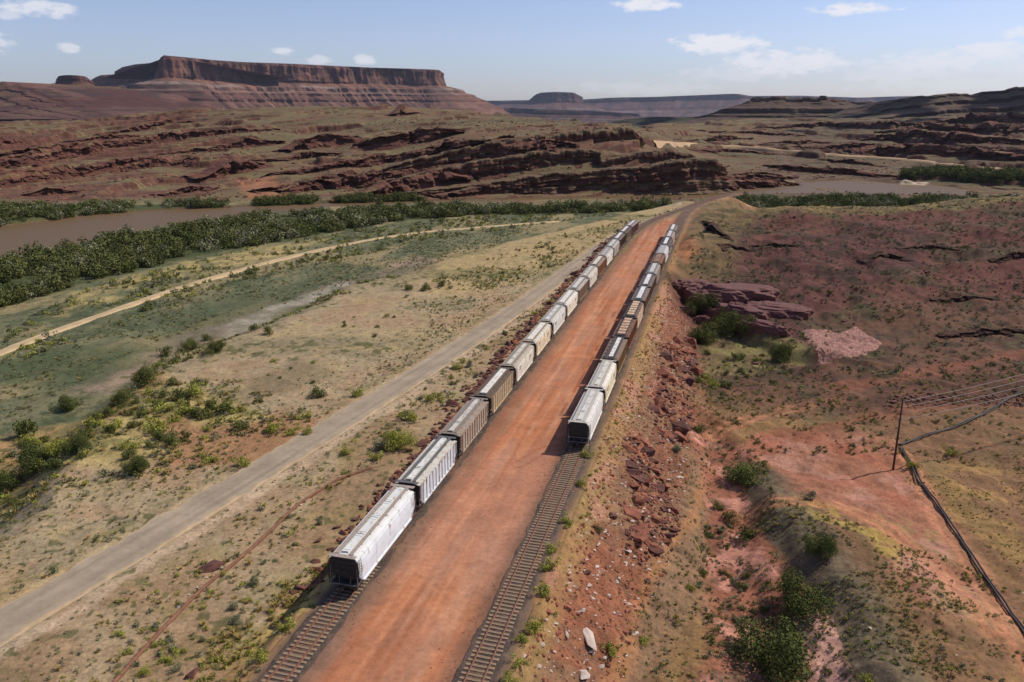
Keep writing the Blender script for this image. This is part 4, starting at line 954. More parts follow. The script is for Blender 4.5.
def body_mesh(smooth):
    m = MB(); zs = ([.86, 1.2, 1.7, 2.1, 2.5, 2.9, 3.3, 3.5, 3.65, 3.8, 3.9, 3.98, 4.05, 4.12] if smooth else [.86, 1.6, 2.2, 2.9, 3.4, 3.72, 3.76, 3.84, 3.93, 4.02])
    ys = [-LH, -LH + .02, -5.75, -5.6, 5.6, 5.75, LH - .02, LH]; V = []
    for y in ys:
        ay = abs(y); zb = .86 if ay < 5.65 else .86 + (ay - 5.65) / (LH - 5.65) * 1.15
        ring = [(side_x(max(z, zb), smooth), y, max(z, zb)) for z in zs]
        V += ring + [(-a, b, c) for a, b, c in reversed(ring[:-1])]
    k = 2 * len(zs) - 1; F = []
    for i in range(len(ys) - 1):
        for j in range(k - 1): F.append((i * k + j, i * k + j + 1, (i + 1) * k + j + 1, (i + 1) * k + j))
        F.append((i * k + k - 1, i * k, (i + 1) * k, (i + 1) * k + k - 1))
    F.append(tuple(range(k))); F.append(tuple((len(ys) - 1) * k + j for j in range(k))[::-1]); m.add(V, F)
    # lower side skirts reaching the car ends above the sill
    if not smooth:
        for sx in (-1, 1):
            for y in np.arange(-6.6, 6.7, 1.1): m.box((sx * 1.545, y, 2.35 if abs(y) < 5.6 else 2.85), (.11, .13, 2.7 if abs(y) < 5.6 else 1.7))
            m.box((sx * 1.55, 0, 3.70), (.14, 13.5, .12)); m.box((sx * 1.55, 0, .93), (.14, 11.3, .16))
    else:
        for sx in (-1, 1): m.box((sx * 1.5, 0, .94), (.14, 11.3, .18)); m.box((sx * 1.47, 0, 3.63), (.06, 13.4, .05))
        for y in (-4.6, 0, 4.6):
            ring = []
    return m
CM = {}
def shared(key, fn):
    if key not in CM: CM[key] = fn()
    return CM[key]
def end_frame_mb(e):
    m = MB(); y = e * LH
    for sx in (-1, 1):
        m.bar((sx * 1.42, y + e * .02, .95), (sx * 1.42, y + e * .02, 2.85), .07); m.bar((sx * .55, y, .95), (sx * .75, y - e * .4, 2.7), .04)
        m.bar((sx * 1.42, y, 1.0), (sx * 1.40, y - e * 1.9, 1.12), .12)
    m.box((0, y + e * .12, .98), (3.0, .10, .10))
    return m
def ladder_mb(sx, e):
    m = MB(); y = e * (LH - .25); x = sx * 1.66
    for dy in (-.2, .2): m.bar((x, y + dy, .75), (x, y + dy, 3.7), .035)
    for z in np.arange(.8, 3.75, .32): m.bar((x, y - .2, z), (x, y + .2, z), .03)
    m.bar((x, y, 3.6), (sx * 1.5, y, 3.62), .04); m.bar((x, y, 1.2), (sx * 1.45, y, 1.2), .04)
    return m
def end_panel_mb(e, smooth):
    m = MB(); y = e * (LH + .03); zs = np.linspace(1.97, 4.10 if smooth else 4.0, 12); V = []
    for z in zs: V += [(-side_x(z, smooth) - .02, y, z), (side_x(z, smooth) + .02, y, z)]
    F = [(2 * i, 2 * i + 1, 2 * i + 3, 2 * i + 2) for i in range(len(zs) - 1)]
    V2 = [(a, y - e * .12, c) for a, b, c in V]; n = len(V)
    F += [(a + n, d + n, c + n, b + n) for a, b, c, d in F]; F += [(2 * i, 2 * i + 2, 2 * i + 2 + n, 2 * i + n) for i in range(len(zs) - 1)] + [(2 * i + 1, 2 * i + 1 + n, 2 * i + 3 + n, 2 * i + 3) for i in range(len(zs) - 1)]
    m.add(V + V2, F)
    # slope sheet beneath
    m.add([(-1.36, y - e * .03, 1.99), (1.36, y - e * .03, 1.99), (1.36, e * 5.6, .84), (-1.36, e * 5.6, .84)], [(0, 1, 2, 3)])
    for zz in (2.55, 3.1, 3.6): m.box((0, y + e * .03, zz), (2.5, .05, .05))
    for xx in (-1.1, -.4, .4, 1.1): m.box((xx, y + e * .03, 2.6), (.06, .06, 1.2))
    for sx in (-1, 0, 1): m.bar((sx * .75, y - e * .02, 2.8), (sx * .75, e * 5.3, 1.5), .07)
    m.box((0, y - e * .75, .98), (2.9, 1.5, .08)); m.box((0, y - e * 1.1, 1.6), (2.5, .9, 1.2)); m.box((0, y - e * .6, 2.2), (2.7, .5, 1.3))
    return m
def hopper_mb(y):
    m = MB(); a, b, z0, z1 = 1.3, 1.9, 1.1, .42
    m.add([(-a, y - b, z0), (a, y - b, z0), (a, y + b, z0), (-a, y + b, z0), (-.5, y - .35, z1), (.5, y - .35, z1), (.5, y + .35, z1), (-.5, y + .35, z1)],
          [(0, 1, 5, 4), (1, 2, 6, 5), (2, 3, 7, 6), (3, 0, 4, 7), (4, 5, 6, 7), (3, 2, 1, 0)])
    m.box((0, y, .38), (1.3, .9, .12)); return m
def truck_frame_mb():
    m = MB()
    for sx in (-1, 1):
        m.bar((sx * .98, -1.15, .50), (sx * .98, 1.15, .50), .16, .2); m.bar((sx * .98, -.9, .55), (sx * .98, -.3, .78), .14); m.bar((sx * .98, .9, .55), (sx * .98, .3, .78), .14); m.box((sx * .98, 0, .72), (.16, .7, .16))
        m.box((sx * .98, 0, .40), (.2, .6, .2))
    m.box((0, 0, .62), (2.0, .35, .3)); return m
def wheelset_mb():
    m = MB(); m.tube([(-1.05, 0, .46), (1.05, 0, .46)], .08, 8)
    for sx in (-1, 1): m.tube([(sx * .70, 0, .46), (sx * .74, 0, .46), (sx * .745, 0, .46), (sx * .85, 0, .46)], [.49, .49, .455, .455], 20)
    return m
def coupler_mb(e):
    m = MB(); y = e * LH; m.box((0, y + e * .3, .86), (.22, .75, .24)); m.box((0, y + e * .66, .86), (.34, .2, .34)); m.bar((-.9, y + e * .3, .8), (.9, y + e * .3, .78), .035); return m
def brake_mb():
    m = MB(); y = -(LH + .16); n = 14
    m.tube([(.75 + .28 * math.cos(2 * math.pi * k / n), y, 2.0 + .28 * math.sin(2 * math.pi * k / n)) for k in range(n + 1)], .02, 5)
    for k in range(3): a = k * 2.1; m.bar((.75, y, 2.0), (.75 + .28 * math.cos(a), y, 2.0 + .28 * math.sin(a)), .02)
    m.bar((.75, y, 2.0), (.75, y + .2, 2.0), .05); return m
def boards_mb(x, w):
    m = MB(); m.box((x, 0, 4.17), (w, 13.1, .03))
    for y in np.arange(-6.3, 6.4, 1.8): m.box((x, y, 4.08), (w * .9, .06, .16))
    return m
def hatches(kind, root, hm, rm, sm_):
    if kind == 'trough':
        for j in range(4):
            k = shared(('tr', j), lambda: (lambda m: m.box((0, -4.72 + j * 3.15, 4.19), (.66, 3.02, .12)).box((0, -4.72 + j * 3.15 - 1.2, 4.26), (.72, .08, .05)).box((0, -4.72 + j * 3.15 + 1.2, 4.26), (.72, .08, .05)))(MB()))
            k.build('hatch', hm, root)
    elif kind == 'long':
        MB().box((0, 0, 4.17), (1.02, 12.0, .16)).box((0, 0, 4.27), (.90, 11.8, .05)).build('hatch', hm, root)
    elif kind == 'round':
        for j in range(5):
            for sx in (-1, 1):
                x, y = sx * .52, -5.0 + j * 2.5; MB().tube([(x, y, 3.95), (x, y, 4.2), (x, y, 4.24)], [.38, .38, .3], 14).build('hatch', hm, root)
    elif kind == 'square':
        for j in range(6): MB().box((0, -5.2 + j * 2.08, 4.12), (1.45, 1.55, .18)).build('hatch', hm, root)
    elif kind == 'side':
        MB().box((.12, 0, 4.17), (.7, 12.0, .14)).build('hatch', hm, root)
        for j in range(6): MB().box((-.85, -5.2 + j * 2.08, 4.06), (.55, 1.3, .12)).build('side_hatch', rm, root)
STENCIL = flat_mat('faded_stencil', srgb(92, 84, 80), .8, .2)
def stencil_mb(seed):
    r = random.Random(seed); m = MB()
    for row, (y0, y1, z, h) in enumerate([(-4.6, -3.0, 3.0, .24), (-4.5, -3.3, 2.65, .20), (2.6, 4.4, 2.9, .12), (2.6, 4.0, 2.7, .10), (2.6, 4.2, 2.5, .10), (2.6, 3.6, 2.3, .08)]):
        y = y0
        while y < y1:
            w = r.uniform(.5, .9) * h
            if r.random() > .18: m.box((1.575, y + w / 2, z), (.012, w, h))
            y += w + h * .3
    return m
def car(i, side, s, t, spec):
    kind, sc, rc, hc, bc, hk, rust, top, end, desc, extra = spec
    smooth = kind == 's'
    x, y = XY(s + 7.5, t); root = empty('hopper_car', (x, y, .31)); dt = 0
    a = math.atan((float((tl if side == 'left' else tr)(np.array([s + 12]))[0]) - float((tl if side == 'left' else tr)(np.array([s + 3]))[0])) / 9)
    root.rotation_euler = (0, 0, -YAW - a)
    tag(root, desc, 'hopper car', 'hopper cars of the %s train' % side)
    dark = end == 'dark'
    bmat = paint_mat('car_side_paint', srgb(*sc), rust, top=top); rmat = paint_mat('car_roof_paint', srgb(*rc), rust * .8); hmat = paint_mat('hatch_paint', srgb(*hc), rust * .5)
    board = flat_mat('running_board_grating', srgb(*bc), .8, .3, 4)
    me = shared(('body', smooth), lambda: body_mesh(smooth)).mesh('body', bmat)
    me.materials.append(rmat)
    for p in me.polygons:
        if p.normal.z > .45 and p.center.z > 3.6: p.material_index = 1
    link('body', me, root)
    hatches(hk, root, hmat, rmat, smooth)
    for sx in (-1, 1): shared(('bd', sx), lambda: boards_mb(sx * .98 if not smooth else sx * .72, .42)).build('running_board', board, root)
    for e in (-1, 1):
        shared(('ep', e, smooth), lambda: end_panel_mb(e, smooth)).build('end_panel', M_BLACK if dark else rmat, root)
        shared(('ef', e), lambda: end_frame_mb(e)).build('end_frame', M_ENDFRAME if dark else M_IRON, root)
        shared(('cp', e), lambda: coupler_mb(e)).build('coupler', M_IRON, root)
        o = MB().box((0, e * (LH + .1), 4.13), (2.9, .5, .03)).build('end_walkway', board, root)
        tk = shared('tf', truck_frame_mb).build('truck', M_IRON, root); tk.location = (0, e * 5.2, 0)
        for w in (-.88, .88):
            wo = shared('ws', wheelset_mb).build('wheelset', M_IRON, tk, True); wo.location = (0, w, 0)
        for sx in (-1, 1): shared(('ld', sx, e), lambda: ladder_mb(sx, e)).build('ladder', board if not dark else M_IRON, root)
    for yy in (-3.0, 0, 3.0): shared(('hp', yy), lambda: hopper_mb(yy)).build('discharge_hopper', M_IRON, root)
    shared('bw', brake_mb).build('brake_wheel', M_IRON, root)
    if extra: stencil_mb(i).build('stencil_marks', STENCIL, root)
    return root
M_ENDFRAME = flat_mat('dirty_grey_frame', srgb(120, 112, 106), .7, .35, 2)
# kind, side, roof, hatch, boards, hatch kind, rust, rust at top, end, label, stencil
LT = [
 ('s', (222, 227, 231), (212, 210, 206), (220, 218, 212), (156, 140, 128), 'trough', .06, 0, 'dark', 'white smooth-sided hopper car with black end, front car of left train', 0),
 ('r', (212, 216, 218), (196, 190, 178), (222, 220, 212), (96, 92, 92), 'trough', .22, .26, 'dark', 'pale blue-grey ribbed hopper car rusty orange along its top edge', 0),
 ('r', (172, 160, 144), (152, 140, 128), (206, 200, 190), (128, 116, 106), 'trough', .42, .12, 'dark', 'grey-brown heavily rusted ribbed hopper car, third from front of left train', 0),
 ('r', (190, 172, 138), (90, 76, 64), (222, 216, 204), (96, 82, 68), 'long', .28, .1, 'dark', 'tan ribbed hopper car with dark roof and one long white hatch strip, left train', 0),
 ('s', (218, 212, 196), (168, 158, 142), (210, 204, 192), (140, 124, 108), 'trough', .18, .1, 'dark', 'cream smooth hopper car behind the tan ribbed car, faint markings on side', 1),
 ('s', (222, 206, 176), (196, 188, 174), (222, 218, 208), (150, 130, 106), 'long', .24, .2, 'dark', 'yellowish cream smooth hopper car, sixth from front of left train', 1),
 ('s', (214, 212, 204), (184, 180, 172), (212, 210, 204), (150, 140, 128), 'trough', .12, .1, 'dark', 'pale grey smooth hopper car, seventh from front of left train', 1),
 ('s', (226, 216, 196), (206, 200, 190), (220, 216, 208), (150, 138, 124), 'long', .16, .1, 'grey', 'off-white smooth hopper car just in front of a brown ribbed one, left train', 1),
 ('r', (148, 128, 106), (176, 168, 158), (206, 202, 194), (128, 116, 106), 'long', .35, 0, 'grey', 'brown ribbed hopper car with pale roof, ninth from front of left train', 0),
 ('s', (212, 208, 194), (190, 182, 170), (210, 206, 196), (150, 140, 128), 'trough', .3, .1, 'grey', 'white smooth hopper car with stencilled marks, tenth in left train', 1),
 ('r', (160, 116, 74), (140, 128, 112), (220, 212, 198), (120, 100, 84), 'long', .5, 0, 'grey', 'orange-brown rusty ribbed hopper car, eleventh in left train', 0),
 ('s', (222, 218, 204), (172, 166, 158), (190, 186, 180), (140, 130, 120), 'trough', .2, 0, 'grey', 'clean white smooth hopper car, twelfth in left train', 1),
 ('s', (160, 154, 146), (168, 164, 158), (200, 198, 192), (130, 122, 116), 'long', .3, 0, 'grey', 'mid-grey smooth hopper car, thirteenth in left train', 0),
 ('r', (96, 78, 70), (110, 98, 92), (216, 212, 206), (84, 74, 70), 'long', .3, 0, 'dark', 'dark brown ribbed hopper car with white hatch strip, fourteenth in left train', 0),
 ('r', (156, 138, 112), (86, 76, 72), (214, 210, 204), (80, 70, 66), 'long', .3, 0, 'dark', 'tan ribbed hopper car, second from the far end of left train', 0),
 ('r', (104, 76, 74), (150, 138, 140), (206, 200, 198), (100, 88, 86), 'long', .3, 0, 'grey', 'purple-brown ribbed hopper car at the far end of left train', 0),
]
RT = [
 ('s', (222, 218, 212), (206, 200, 192), (212, 208, 200), (180, 172, 162), 'trough', .12, 0, 'dark', 'pale grey smooth hopper car, front car of right train', 0),
 ('s', (226, 214, 184), (216, 208, 194), (214, 208, 196), (174, 164, 152), 'trough', .15, 0, 'dark', 'cream-sided smooth hopper car, second from front of right train', 1),
 ('r', (164, 138, 94), (120, 106, 94), (224, 220, 214), (66, 58, 54), 'side', .5, 0, 'dark', 'tan hopper car with white roof strip beside dark side hatches, right train', 0),
 ('r', (146, 98, 70), (58, 50, 48), (208, 170, 140), (54, 48, 46), 'square', .75, .2, 'dark', 'rust brown hopper car with peach square hatches on black roof, fourth in right train', 0),
 ('s', (220, 194, 166), (60, 52, 50), (214, 182, 150), (54, 48, 46), 'square', .6, 0, 'dark', 'peach-cream sided hopper car with square hatches on black roof, fifth in right train', 0),
 ('r', (138, 120, 98), (112, 104, 100), (224, 222, 218), (92, 86, 84), 'long', .5, 0, 'dark', 'grey-brown hopper car with white strip on grey roof, sixth in right train', 0),
 ('r', (122, 108, 94), (98, 90, 88), (226, 224, 220), (84, 78, 76), 'long', .5, 0, 'dark', 'dark grey hopper car with white roof strip, seventh in right train', 0),
 ('s', (138, 126, 110), (142, 134, 128), (200, 196, 190), (120, 112, 106), 'long', .4, 0, 'grey', 'grey hopper car just in front of a rusty red roof, right train', 0),
 ('r', (176, 150, 116), (110, 72, 56), (160, 128, 104), (80, 56, 48), 'square', .8, .1, 'dark', 'hopper car with rusty red-brown roof hatches, ninth in right train', 0),
 ('s', (206, 204, 202), (186, 182, 180), (192, 188, 186), (160, 154, 150), 'round', .25, 0, 'grey', 'broad light grey hopper car with round hatches, tenth in right train', 0),
 ('r', (190, 184, 176), (72, 66, 66), (226, 224, 220), (60, 56, 56), 'long', .4, 0, 'dark', 'black-roofed hopper car with white strip, eleventh in right train', 0),
 ('s', (178, 150, 130), (138, 126, 120), (206, 200, 196), (110, 100, 96), 'long', .4, 0, 'grey', 'pinkish-grey hopper car, second from the far end of right train', 0),
 ('r', (184, 172, 160), (118, 108, 104), (218, 214, 208), (90, 82, 80), 'long', .4, 0, 'grey', 'small grey-looking hopper car at the far end of right train', 0),
]
PITCH_CAR = 15.02
for i, sp in enumerate(LT):
    s = 63.6 + i * PITCH_CAR; o = car(i, 'left', s - (1.0 if i == 0 else 0), float(tl(np.array([s + 7.5]))[0]), sp)
    if i == 0: o.scale = (1.03, 1.13, 1.04)
for i, sp in enumerate(RT):
    s = 102.2 + i * PITCH_CAR; car(i + 30, 'right', s, float(tr(np.array([s + 7.5]))[0]), sp)

# ---- utility pole and its wires
pb = hit(893, 470); top = Vector(P(903, 399, pb.y - .4))
pole = empty('utility_pole', pb); tag(pole, 'dark leaning wooden utility pole beside the pipeline bend', 'utility pole', 'utility poles')
MB().tube([(0, 0, -.6), tuple((top - pb) * .5), tuple(top - pb)], [.17, .145, .11], 12).build('pole_shaft', M_WOODPOLE, pole, True)
pb2 = Vector((107, 134, 0)); pb2.z = land1(107, 134); top2 = Vector((107.3, 134, 5.2))
if top2.z - pb2.z < 9.5: top2.z = pb2.z + 10.5
pole2 = empty('utility_pole', pb2); tag(pole2, 'dark wooden utility pole past the right edge, holding the wires', 'utility pole', 'utility poles')
MB().tube([(0, 0, -.6), tuple((top2 - pb2))], [.17, .11], 12).build('pole_shaft', M_WOODPOLE, pole2, True)
ends = [374, 380, 386, 393]
names = ['topmost thin pale wire running right from the leaning utility pole', 'second thin pale wire from the top of the leaning utility pole', 'third thin pale wire from the top of the leaning utility pole', 'lowest thin pale wire running right from the leaning utility pole']
for k, (dz, ye) in enumerate(zip((.4, 1.3, 2.3, 3.4), ends)):
    a = top.lerp(pb, dz / (top - pb).length) + Vector((.14, 0, 0)); e = Vector(P(1024, ye, 125.0)); f = (e.x - a.x) / (107 - a.x); sag = .7
    e.z += sag * 4 * f * (1 - f); b = a + (e - a) / f
    if k == 0:
        top2.z = b.z + .5; pole2.location.z = min(pb2.z, top2.z - 6); 
        me_ = MB().tube([(0, 0, -.6), (0, b.y - 134, top2.z - pole2.location.z)], [.17, .11], 12).mesh('pole_shaft', M_WOODPOLE, True); pole2.children[0].data = me_
    pts = [a.lerp(b, u) - Vector((0, 0, sag * 4 * u * (1 - u))) for u in np.linspace(0, 1, 18)]
    tag(MB().tube(pts, .034, 5).build('overhead_wire', M_WIRE), names[k], 'wire', 'overhead wires')
    for par, q in ((pole, a - pb), (pole2, b - pole2.location)):
        MB().tube([q + Vector((0, 0, -.12)), q, q + Vector((0, 0, .1))], [.05, .075, .05], 8).build('insulator', M_GLASSY, par)

def pipeline(px, label, n, r, gap, mat, lift=.25, sup=True):
    pts = [hit(a, b) for a, b in px]; pts = [p for p in pts if p]; q = []
    for i in range(len(pts) - 1):
        p0, p1, p2, p3 = pts[max(i - 1, 0)], pts[i], pts[i + 1], pts[min(i + 2, len(pts) - 1)]
        for k in range(7):
            u = k / 7; q.append(.5 * ((2 * p1) + (p2 - p0) * u + (2 * p0 - 5 * p1 + 4 * p2 - p3) * u * u + (3 * p1 - p0 - 3 * p2 + p3) * u**3))
    q.append(pts[-1]); o0 = Vector(q[0]); root = empty('pipeline', o0); tag(root, label, 'pipeline')
    base = [Vector((p.x, p.y, land1(p.x, p.y) + lift)) for p in q]
    for z in range(3): base = [base[0]] + [Vector((b.x, b.y, (a.z + b.z * 2 + c.z) / 4)) for a, b, c in zip(base, base[1:], base[2:])] + [base[-1]]
    for j in range(n):
        off = (j - (n - 1) / 2) * gap; line = []
        for i, p in enumerate(base):
            d = (base[min(i + 1, len(base) - 1)] - base[max(i - 1, 0)]).normalized(); w = .05 * math.sin(i * .6 + j * 2) * (n > 1)
            line.append(p + Vector((d.y, -d.x, 0)) * (off + w) - o0)
        MB().tube(line, r, 10).build('pipe', mat, root, True)
    if sup:
        for i in range(3, len(base) - 2, 5):
            d = (base[i + 1] - base[i]).normalized(); c = base[i] - o0; rot = Matrix.Rotation(math.atan2(-d.x, d.y), 3, 'Z')
            MB().box(c - Vector((0, 0, r + .12)), (gap * n + .9, .22, .24), rot).build('support', M_WOODPOLE, root)
    return base
pipeline([(901, 449), (914, 470), (926, 490), (937, 505), (950, 526), (965, 548), (982, 574), (1000, 600), (1016, 622), (1040, 656), (1065, 690)], 'dark twin pipeline from the leaning pole down to the bottom right', 2, .125, .34, M_PIPE, .3, False)
pipeline([(899, 446), (920, 439), (945, 431), (968, 422), (985, 414), (1004, 402), (1024, 391), (1060, 372)], 'dark pipeline climbing to the right from the bend by the leaning pole', 2, .11, .3, M_PIPE, .28, False)
pipeline([(112, 686), (140, 654), (170, 622), (200, 592), (225, 572), (248, 552), (270, 532), (295, 508), (325, 488), (350, 476), (372, 468)], 'old rusty pipeline on the ground between the paved road and left train', 1, .20, .5, M_RUSTPIPE, .12, False)

# ================================================================ rocks
def rock_mat(name, a, b_, c):
    m, nt, b = new_mat(name); L = nt.links.new
    n1 = noise(nt, 1.6, 7, .7); r = ramp(nt, n1, [(.28, a), (.5, b_), (.75, c)])
    L(r, b.inputs['Base Color']); b.inputs['Roughness'].default_value = .92
    bp = N(nt, 'ShaderNodeBump'); bp.inputs['Strength'].default_value = .6; bp.inputs['Distance'].default_value = .12; L(n1, bp.inputs['Height']); L(bp.outputs[0], b.inputs['Normal']); return m
M_R1 = rock_mat('maroon_rock', srgb(66, 42, 38), srgb(98, 60, 50), srgb(128, 80, 64))
M_R2 = rock_mat('rust_red_rock', srgb(96, 56, 42), srgb(140, 82, 60), srgb(170, 106, 78))
M_R3 = rock_mat('pale_rock', srgb(150, 126, 112), srgb(190, 170, 156), srgb(214, 200, 188))
def hull_rock(seed, flat=.7):
    r = random.Random(seed); bm = bmesh.new()
    for _ in range(12):
        v = Vector((r.gauss(0, 1), r.gauss(0, 1), r.gauss(0, 1))).normalized() * r.uniform(.8, 1.05); bm.verts.new((v.x * .5, v.y * .5, v.z * .5 * flat))
    g = bmesh.ops.convex_hull(bm, input=bm.verts)
    bmesh.ops.delete(bm, geom=[v for v in bm.verts if not v.link_faces], context='VERTS')
    bmesh.ops.bevel(bm, geom=list(bm.edges), offset=.018, segments=1, affect='EDGES', profile=.6)
    bmesh.ops.triangulate(bm, faces=bm.faces)
    bmesh.ops.recalc_face_normals(bm, faces=bm.faces)
    me = bpy.data.meshes.new('boulder'); bm.to_mesh(me); bm.free(); return me
ROCKS = {}
for k, mt in enumerate((M_R1, M_R2, M_R3)):
    ROCKS[k] = []
    for i in range(7):
        me = hull_rock(40 + i * 3 + k, .6 if k < 2 else .35); me.materials.append(mt); ROCKS[k].append(me)
def car_word(s, s0, n):
    i = int((s - s0) // PITCH_CAR); return i
def place_rock(x, y, size, k, label, group, flatz=1.0, sink=.25, long=1.0, rz=None):
    z = land1(x, y); o = link('boulder', random.choice(ROCKS[k])); rz = random.uniform(0, 6.28) if rz is None else rz
    o.scale = (size * random.uniform(.8, 1.2) * long, size * random.uniform(.75, 1.15), size * random.uniform(.75, 1.25) * flatz)
    o.rotation_euler = (random.uniform(-.4, .4), random.uniform(-.4, .4), rz); o.location = (x, y, z + size * flatz * (.3 - sink)); tag(o, label, 'boulder', group); return o
SIZEW = lambda v: 'small' if v < .8 else ('mid-sized' if v < 1.25 else 'large')
rub = []   # small rubble, merged
def rubble(x, y, size, k): rub.append((x, y, size, k))
r_ = random.Random(5)
# riprap along the left side of the left train
s = 65.0; cnt = 0
while s < 345:
    dens = 1.0
    n = 2 if s < 180 else 1
    for _ in range(n):
        t = float(tl(np.array([s]))[0]) - (5.9 + 1.6 * min(1, (s - 65) / 90)) + r_.gauss(0, .85); x, y = XY(s + r_.uniform(-.8, .8), t)
        sz = r_.choice([.7, .9, 1.1, 1.35, 1.6]) * ((1.2 if s < 85 else 1.5) if s < 200 else 2.1)
        i = int((s - 63.6) // PITCH_CAR)
        if s < 66: where = 'at the near end of the riprap'
        elif i < 16: where = 'in riprap beside the %s car of left train' % ORD[i]
        else: where = 'in the riprap beyond the left train'
        if cnt < 190:
            k = 0 if r_.random() < .72 else 1
            place_rock(x, y, sz, k, '%s %s boulder %s' % (SIZEW(sz / ((1.2 if s < 85 else 1.5) if s < 200 else 2.1)), ('dark maroon', 'rust red')[k], where), 'riprap boulders beside the left train'); cnt += 1
        else: rubble(x, y, sz, 0)
    for _ in range(9): 
        t = float(tl(np.array([s]))[0]) - (5.8 + 1.6 * min(1, (s - 65) / 90)) + r_.gauss(0, 1.05); x, y = XY(s + r_.uniform(-1, 1), t); rubble(x, y, r_.uniform(.4, 1.3), 0 if r_.random() < .7 else 1)
    s += 1.5 if s < 180 else 2.2
for _ in range(1500):
    s_ = r_.uniform(44, 200); sd_ = r_.choice([0, 1]); t_ = (float(tl(np.array([s_]))[0]) + 1.7 + abs(r_.gauss(0, 1.1))) if sd_ else (float(tr(np.array([s_]))[0]) - 1.7 - abs(r_.gauss(0, 1.0))); x_, y_ = XY(s_, t_); rubble(x_, y_, r_.uniform(.07, .2), 0)
# blocks down the red embankment right of the right track
def in_poly_px(px, poly):
    return bool(inside(np.array([px[0]]), np.array([px[1]]), poly)[0])
EA = [(622, 452), (650, 448), (672, 486), (682, 512), (664, 535), (640, 558), (624, 552), (628, 520), (634, 492)]
EB = [(660, 350), (694, 322), (700, 350), (692, 392), (690, 430), (664, 446), (650, 420), (656, 385)]
ea = gp(EA, -4); eb = gp(EB, -4)
def fill(poly, n, fn, rnd):
    xs = [p[0] for p in poly]; ys = [p[1] for p in poly]; k = 0; guard = 0
    while k < n and guard < n * 60:
        guard += 1; x = rnd.uniform(min(xs), max(xs)); y = rnd.uniform(min(ys), max(ys))
        if inside(np.array([x]), np.array([y]), poly)[0]: fn(x, y); k += 1
def blkA(x, y):
    sz = r_.choice([.6, .9, 1.2, 1.7]) * 1.6; k = 1 if r_.random() < .5 else 0
    place_rock(x, y, sz, k, '%s %s angular block in the rock spill on the red embankment' % (SIZEW(sz), ('dark maroon', 'rust red')[k]), 'rock spill on the red embankment', .7, .2, 1.5, r_.gauss(-.7, .3))
def blkB(x, y):
    sz = r_.choice([.9, 1.2, 1.6, 2.2]) * 1.9; k = 0 if r_.random() < .55 else 1
    place_rock(x, y, sz, k, '%s %s boulder on the bank below the purple rock outcrop' % (SIZEW(sz), ('dark maroon', 'rust red')[k]), 'boulders on the bank below the purple outcrop', .9)
fill(ea, 56, blkA, r_); fill(ea, 420, lambda x, y: rubble(x, y, r_.uniform(.3, 1.1), 1 if r_.random() < .5 else 0), r_)
fill(eb, 50, blkB, r_); fill(eb, 420, lambda x, y: rubble(x, y, r_.uniform(.4, 1.5), 0 if r_.random() < .5 else 1), r_)
emb_poly = gp([(520, 690), (560, 600), (590, 500), (606, 440), (640, 360), (668, 290), (690, 300), (690, 440), (680, 520), (640, 600), (610, 690)], -3)
fill(emb_poly, 5200, lambda x, y: rubble(x, y, abs(r_.gauss(.1, .28)) + .12, 1 if r_.random() < .75 else 2), r_)
for (a, b, w, lab) in [(612, 516, 1.6, 'dark block with deep shadow on the red embankment above the rock spill'), (587, 573, 1.2, 'dark squat boulder alone on the red embankment near the track'), (637, 545, 1.5, 'brown boulder at the foot of the rock spill'), (643, 478, 2.0, 'large dark boulder at the top of the rock spill'), (655, 520, 1.8, 'pale brown rounded boulder in the middle of the rock spill')]:
    h_ = hit(a, b); place_rock(h_.x, h_.y, w, 0 if 'dark' in lab else 1, lab, None)
for (a, b, w, lg, rz, lab) in [(590, 640, 1.5, 2.2, 1.9, 'long pale grey slab on the lower red embankment'), (583, 677, 1.6, 1.2, .3, 'white broken slab at the bottom of the embankment'), (582, 612, .9, 1.5, 1.8, 'small pale slab up slope of the long grey slab'), (628, 552, 1.3, 1.3, 1.6, 'pale leaning slab beside the rock spill'), (597, 545, .7, 1.3, .5, 'small white stone on the middle of the embankment'),
        (627, 461, .9, 1.4, 2.4, 'white flat stone at the top left of the rock spill'), (617, 583, .6, 1.5, 2.5, 'small white stone near the path down the embankment'), (601, 668, .8, 1.2, .3, 'small cream slab beside the white broken slab'), (609, 596, .6, 1.4, 2.5, 'thin white stone low on the embankment'), (686, 566, .5, 3.5, 2.4, 'thin pale plank-like stone on the grey slope'), (567, 636, .7, 1.6, 1.9, 'pinkish slab near the right track weeds')]:
    h_ = hit(a, b)
    o = place_rock(h_.x, h_.y, w, 2, lab, None, .8, .1, lg, rz); o.name = 'stone_slab'; o['category'] = 'stone'
for (a, b, w, lab) in [(208, 570, 2.4, 'long black rock lying beside the old rusty pipeline'), (317, 541, 1.3, 'dark boulder apart from the riprap near the front car'), (337, 527, 1.3, 'dark boulder just left of the riprap near the front car'), (192, 676, 2.2, 'red-brown boulder at the bottom edge left of the track'), (276, 607, .6, 'small dark stone in the weeds beside left track')]:
    h_ = hit(a, b); place_rock(h_.x, h_.y, w, 0, lab, None, .7, .2, 1.6 if 'long' in lab else 1.1, .6)
for (a, b) in [(183, 604), (190, 597), (197, 590), (206, 580), (214, 575), (222, 570), (229, 562), (258, 536), (262, 531), (298, 507), (180, 609)]:
    h_ = hit(a + r_.uniform(-2, 2), b - 2); o = place_rock(h_.x, h_.y, r_.uniform(.35, .6), 2, 'small white concrete lump beside the old rusty pipeline', 'white lumps along the old rusty pipeline', .8, .1); o.name = 'concrete_lump'; o['category'] = 'concrete lump'
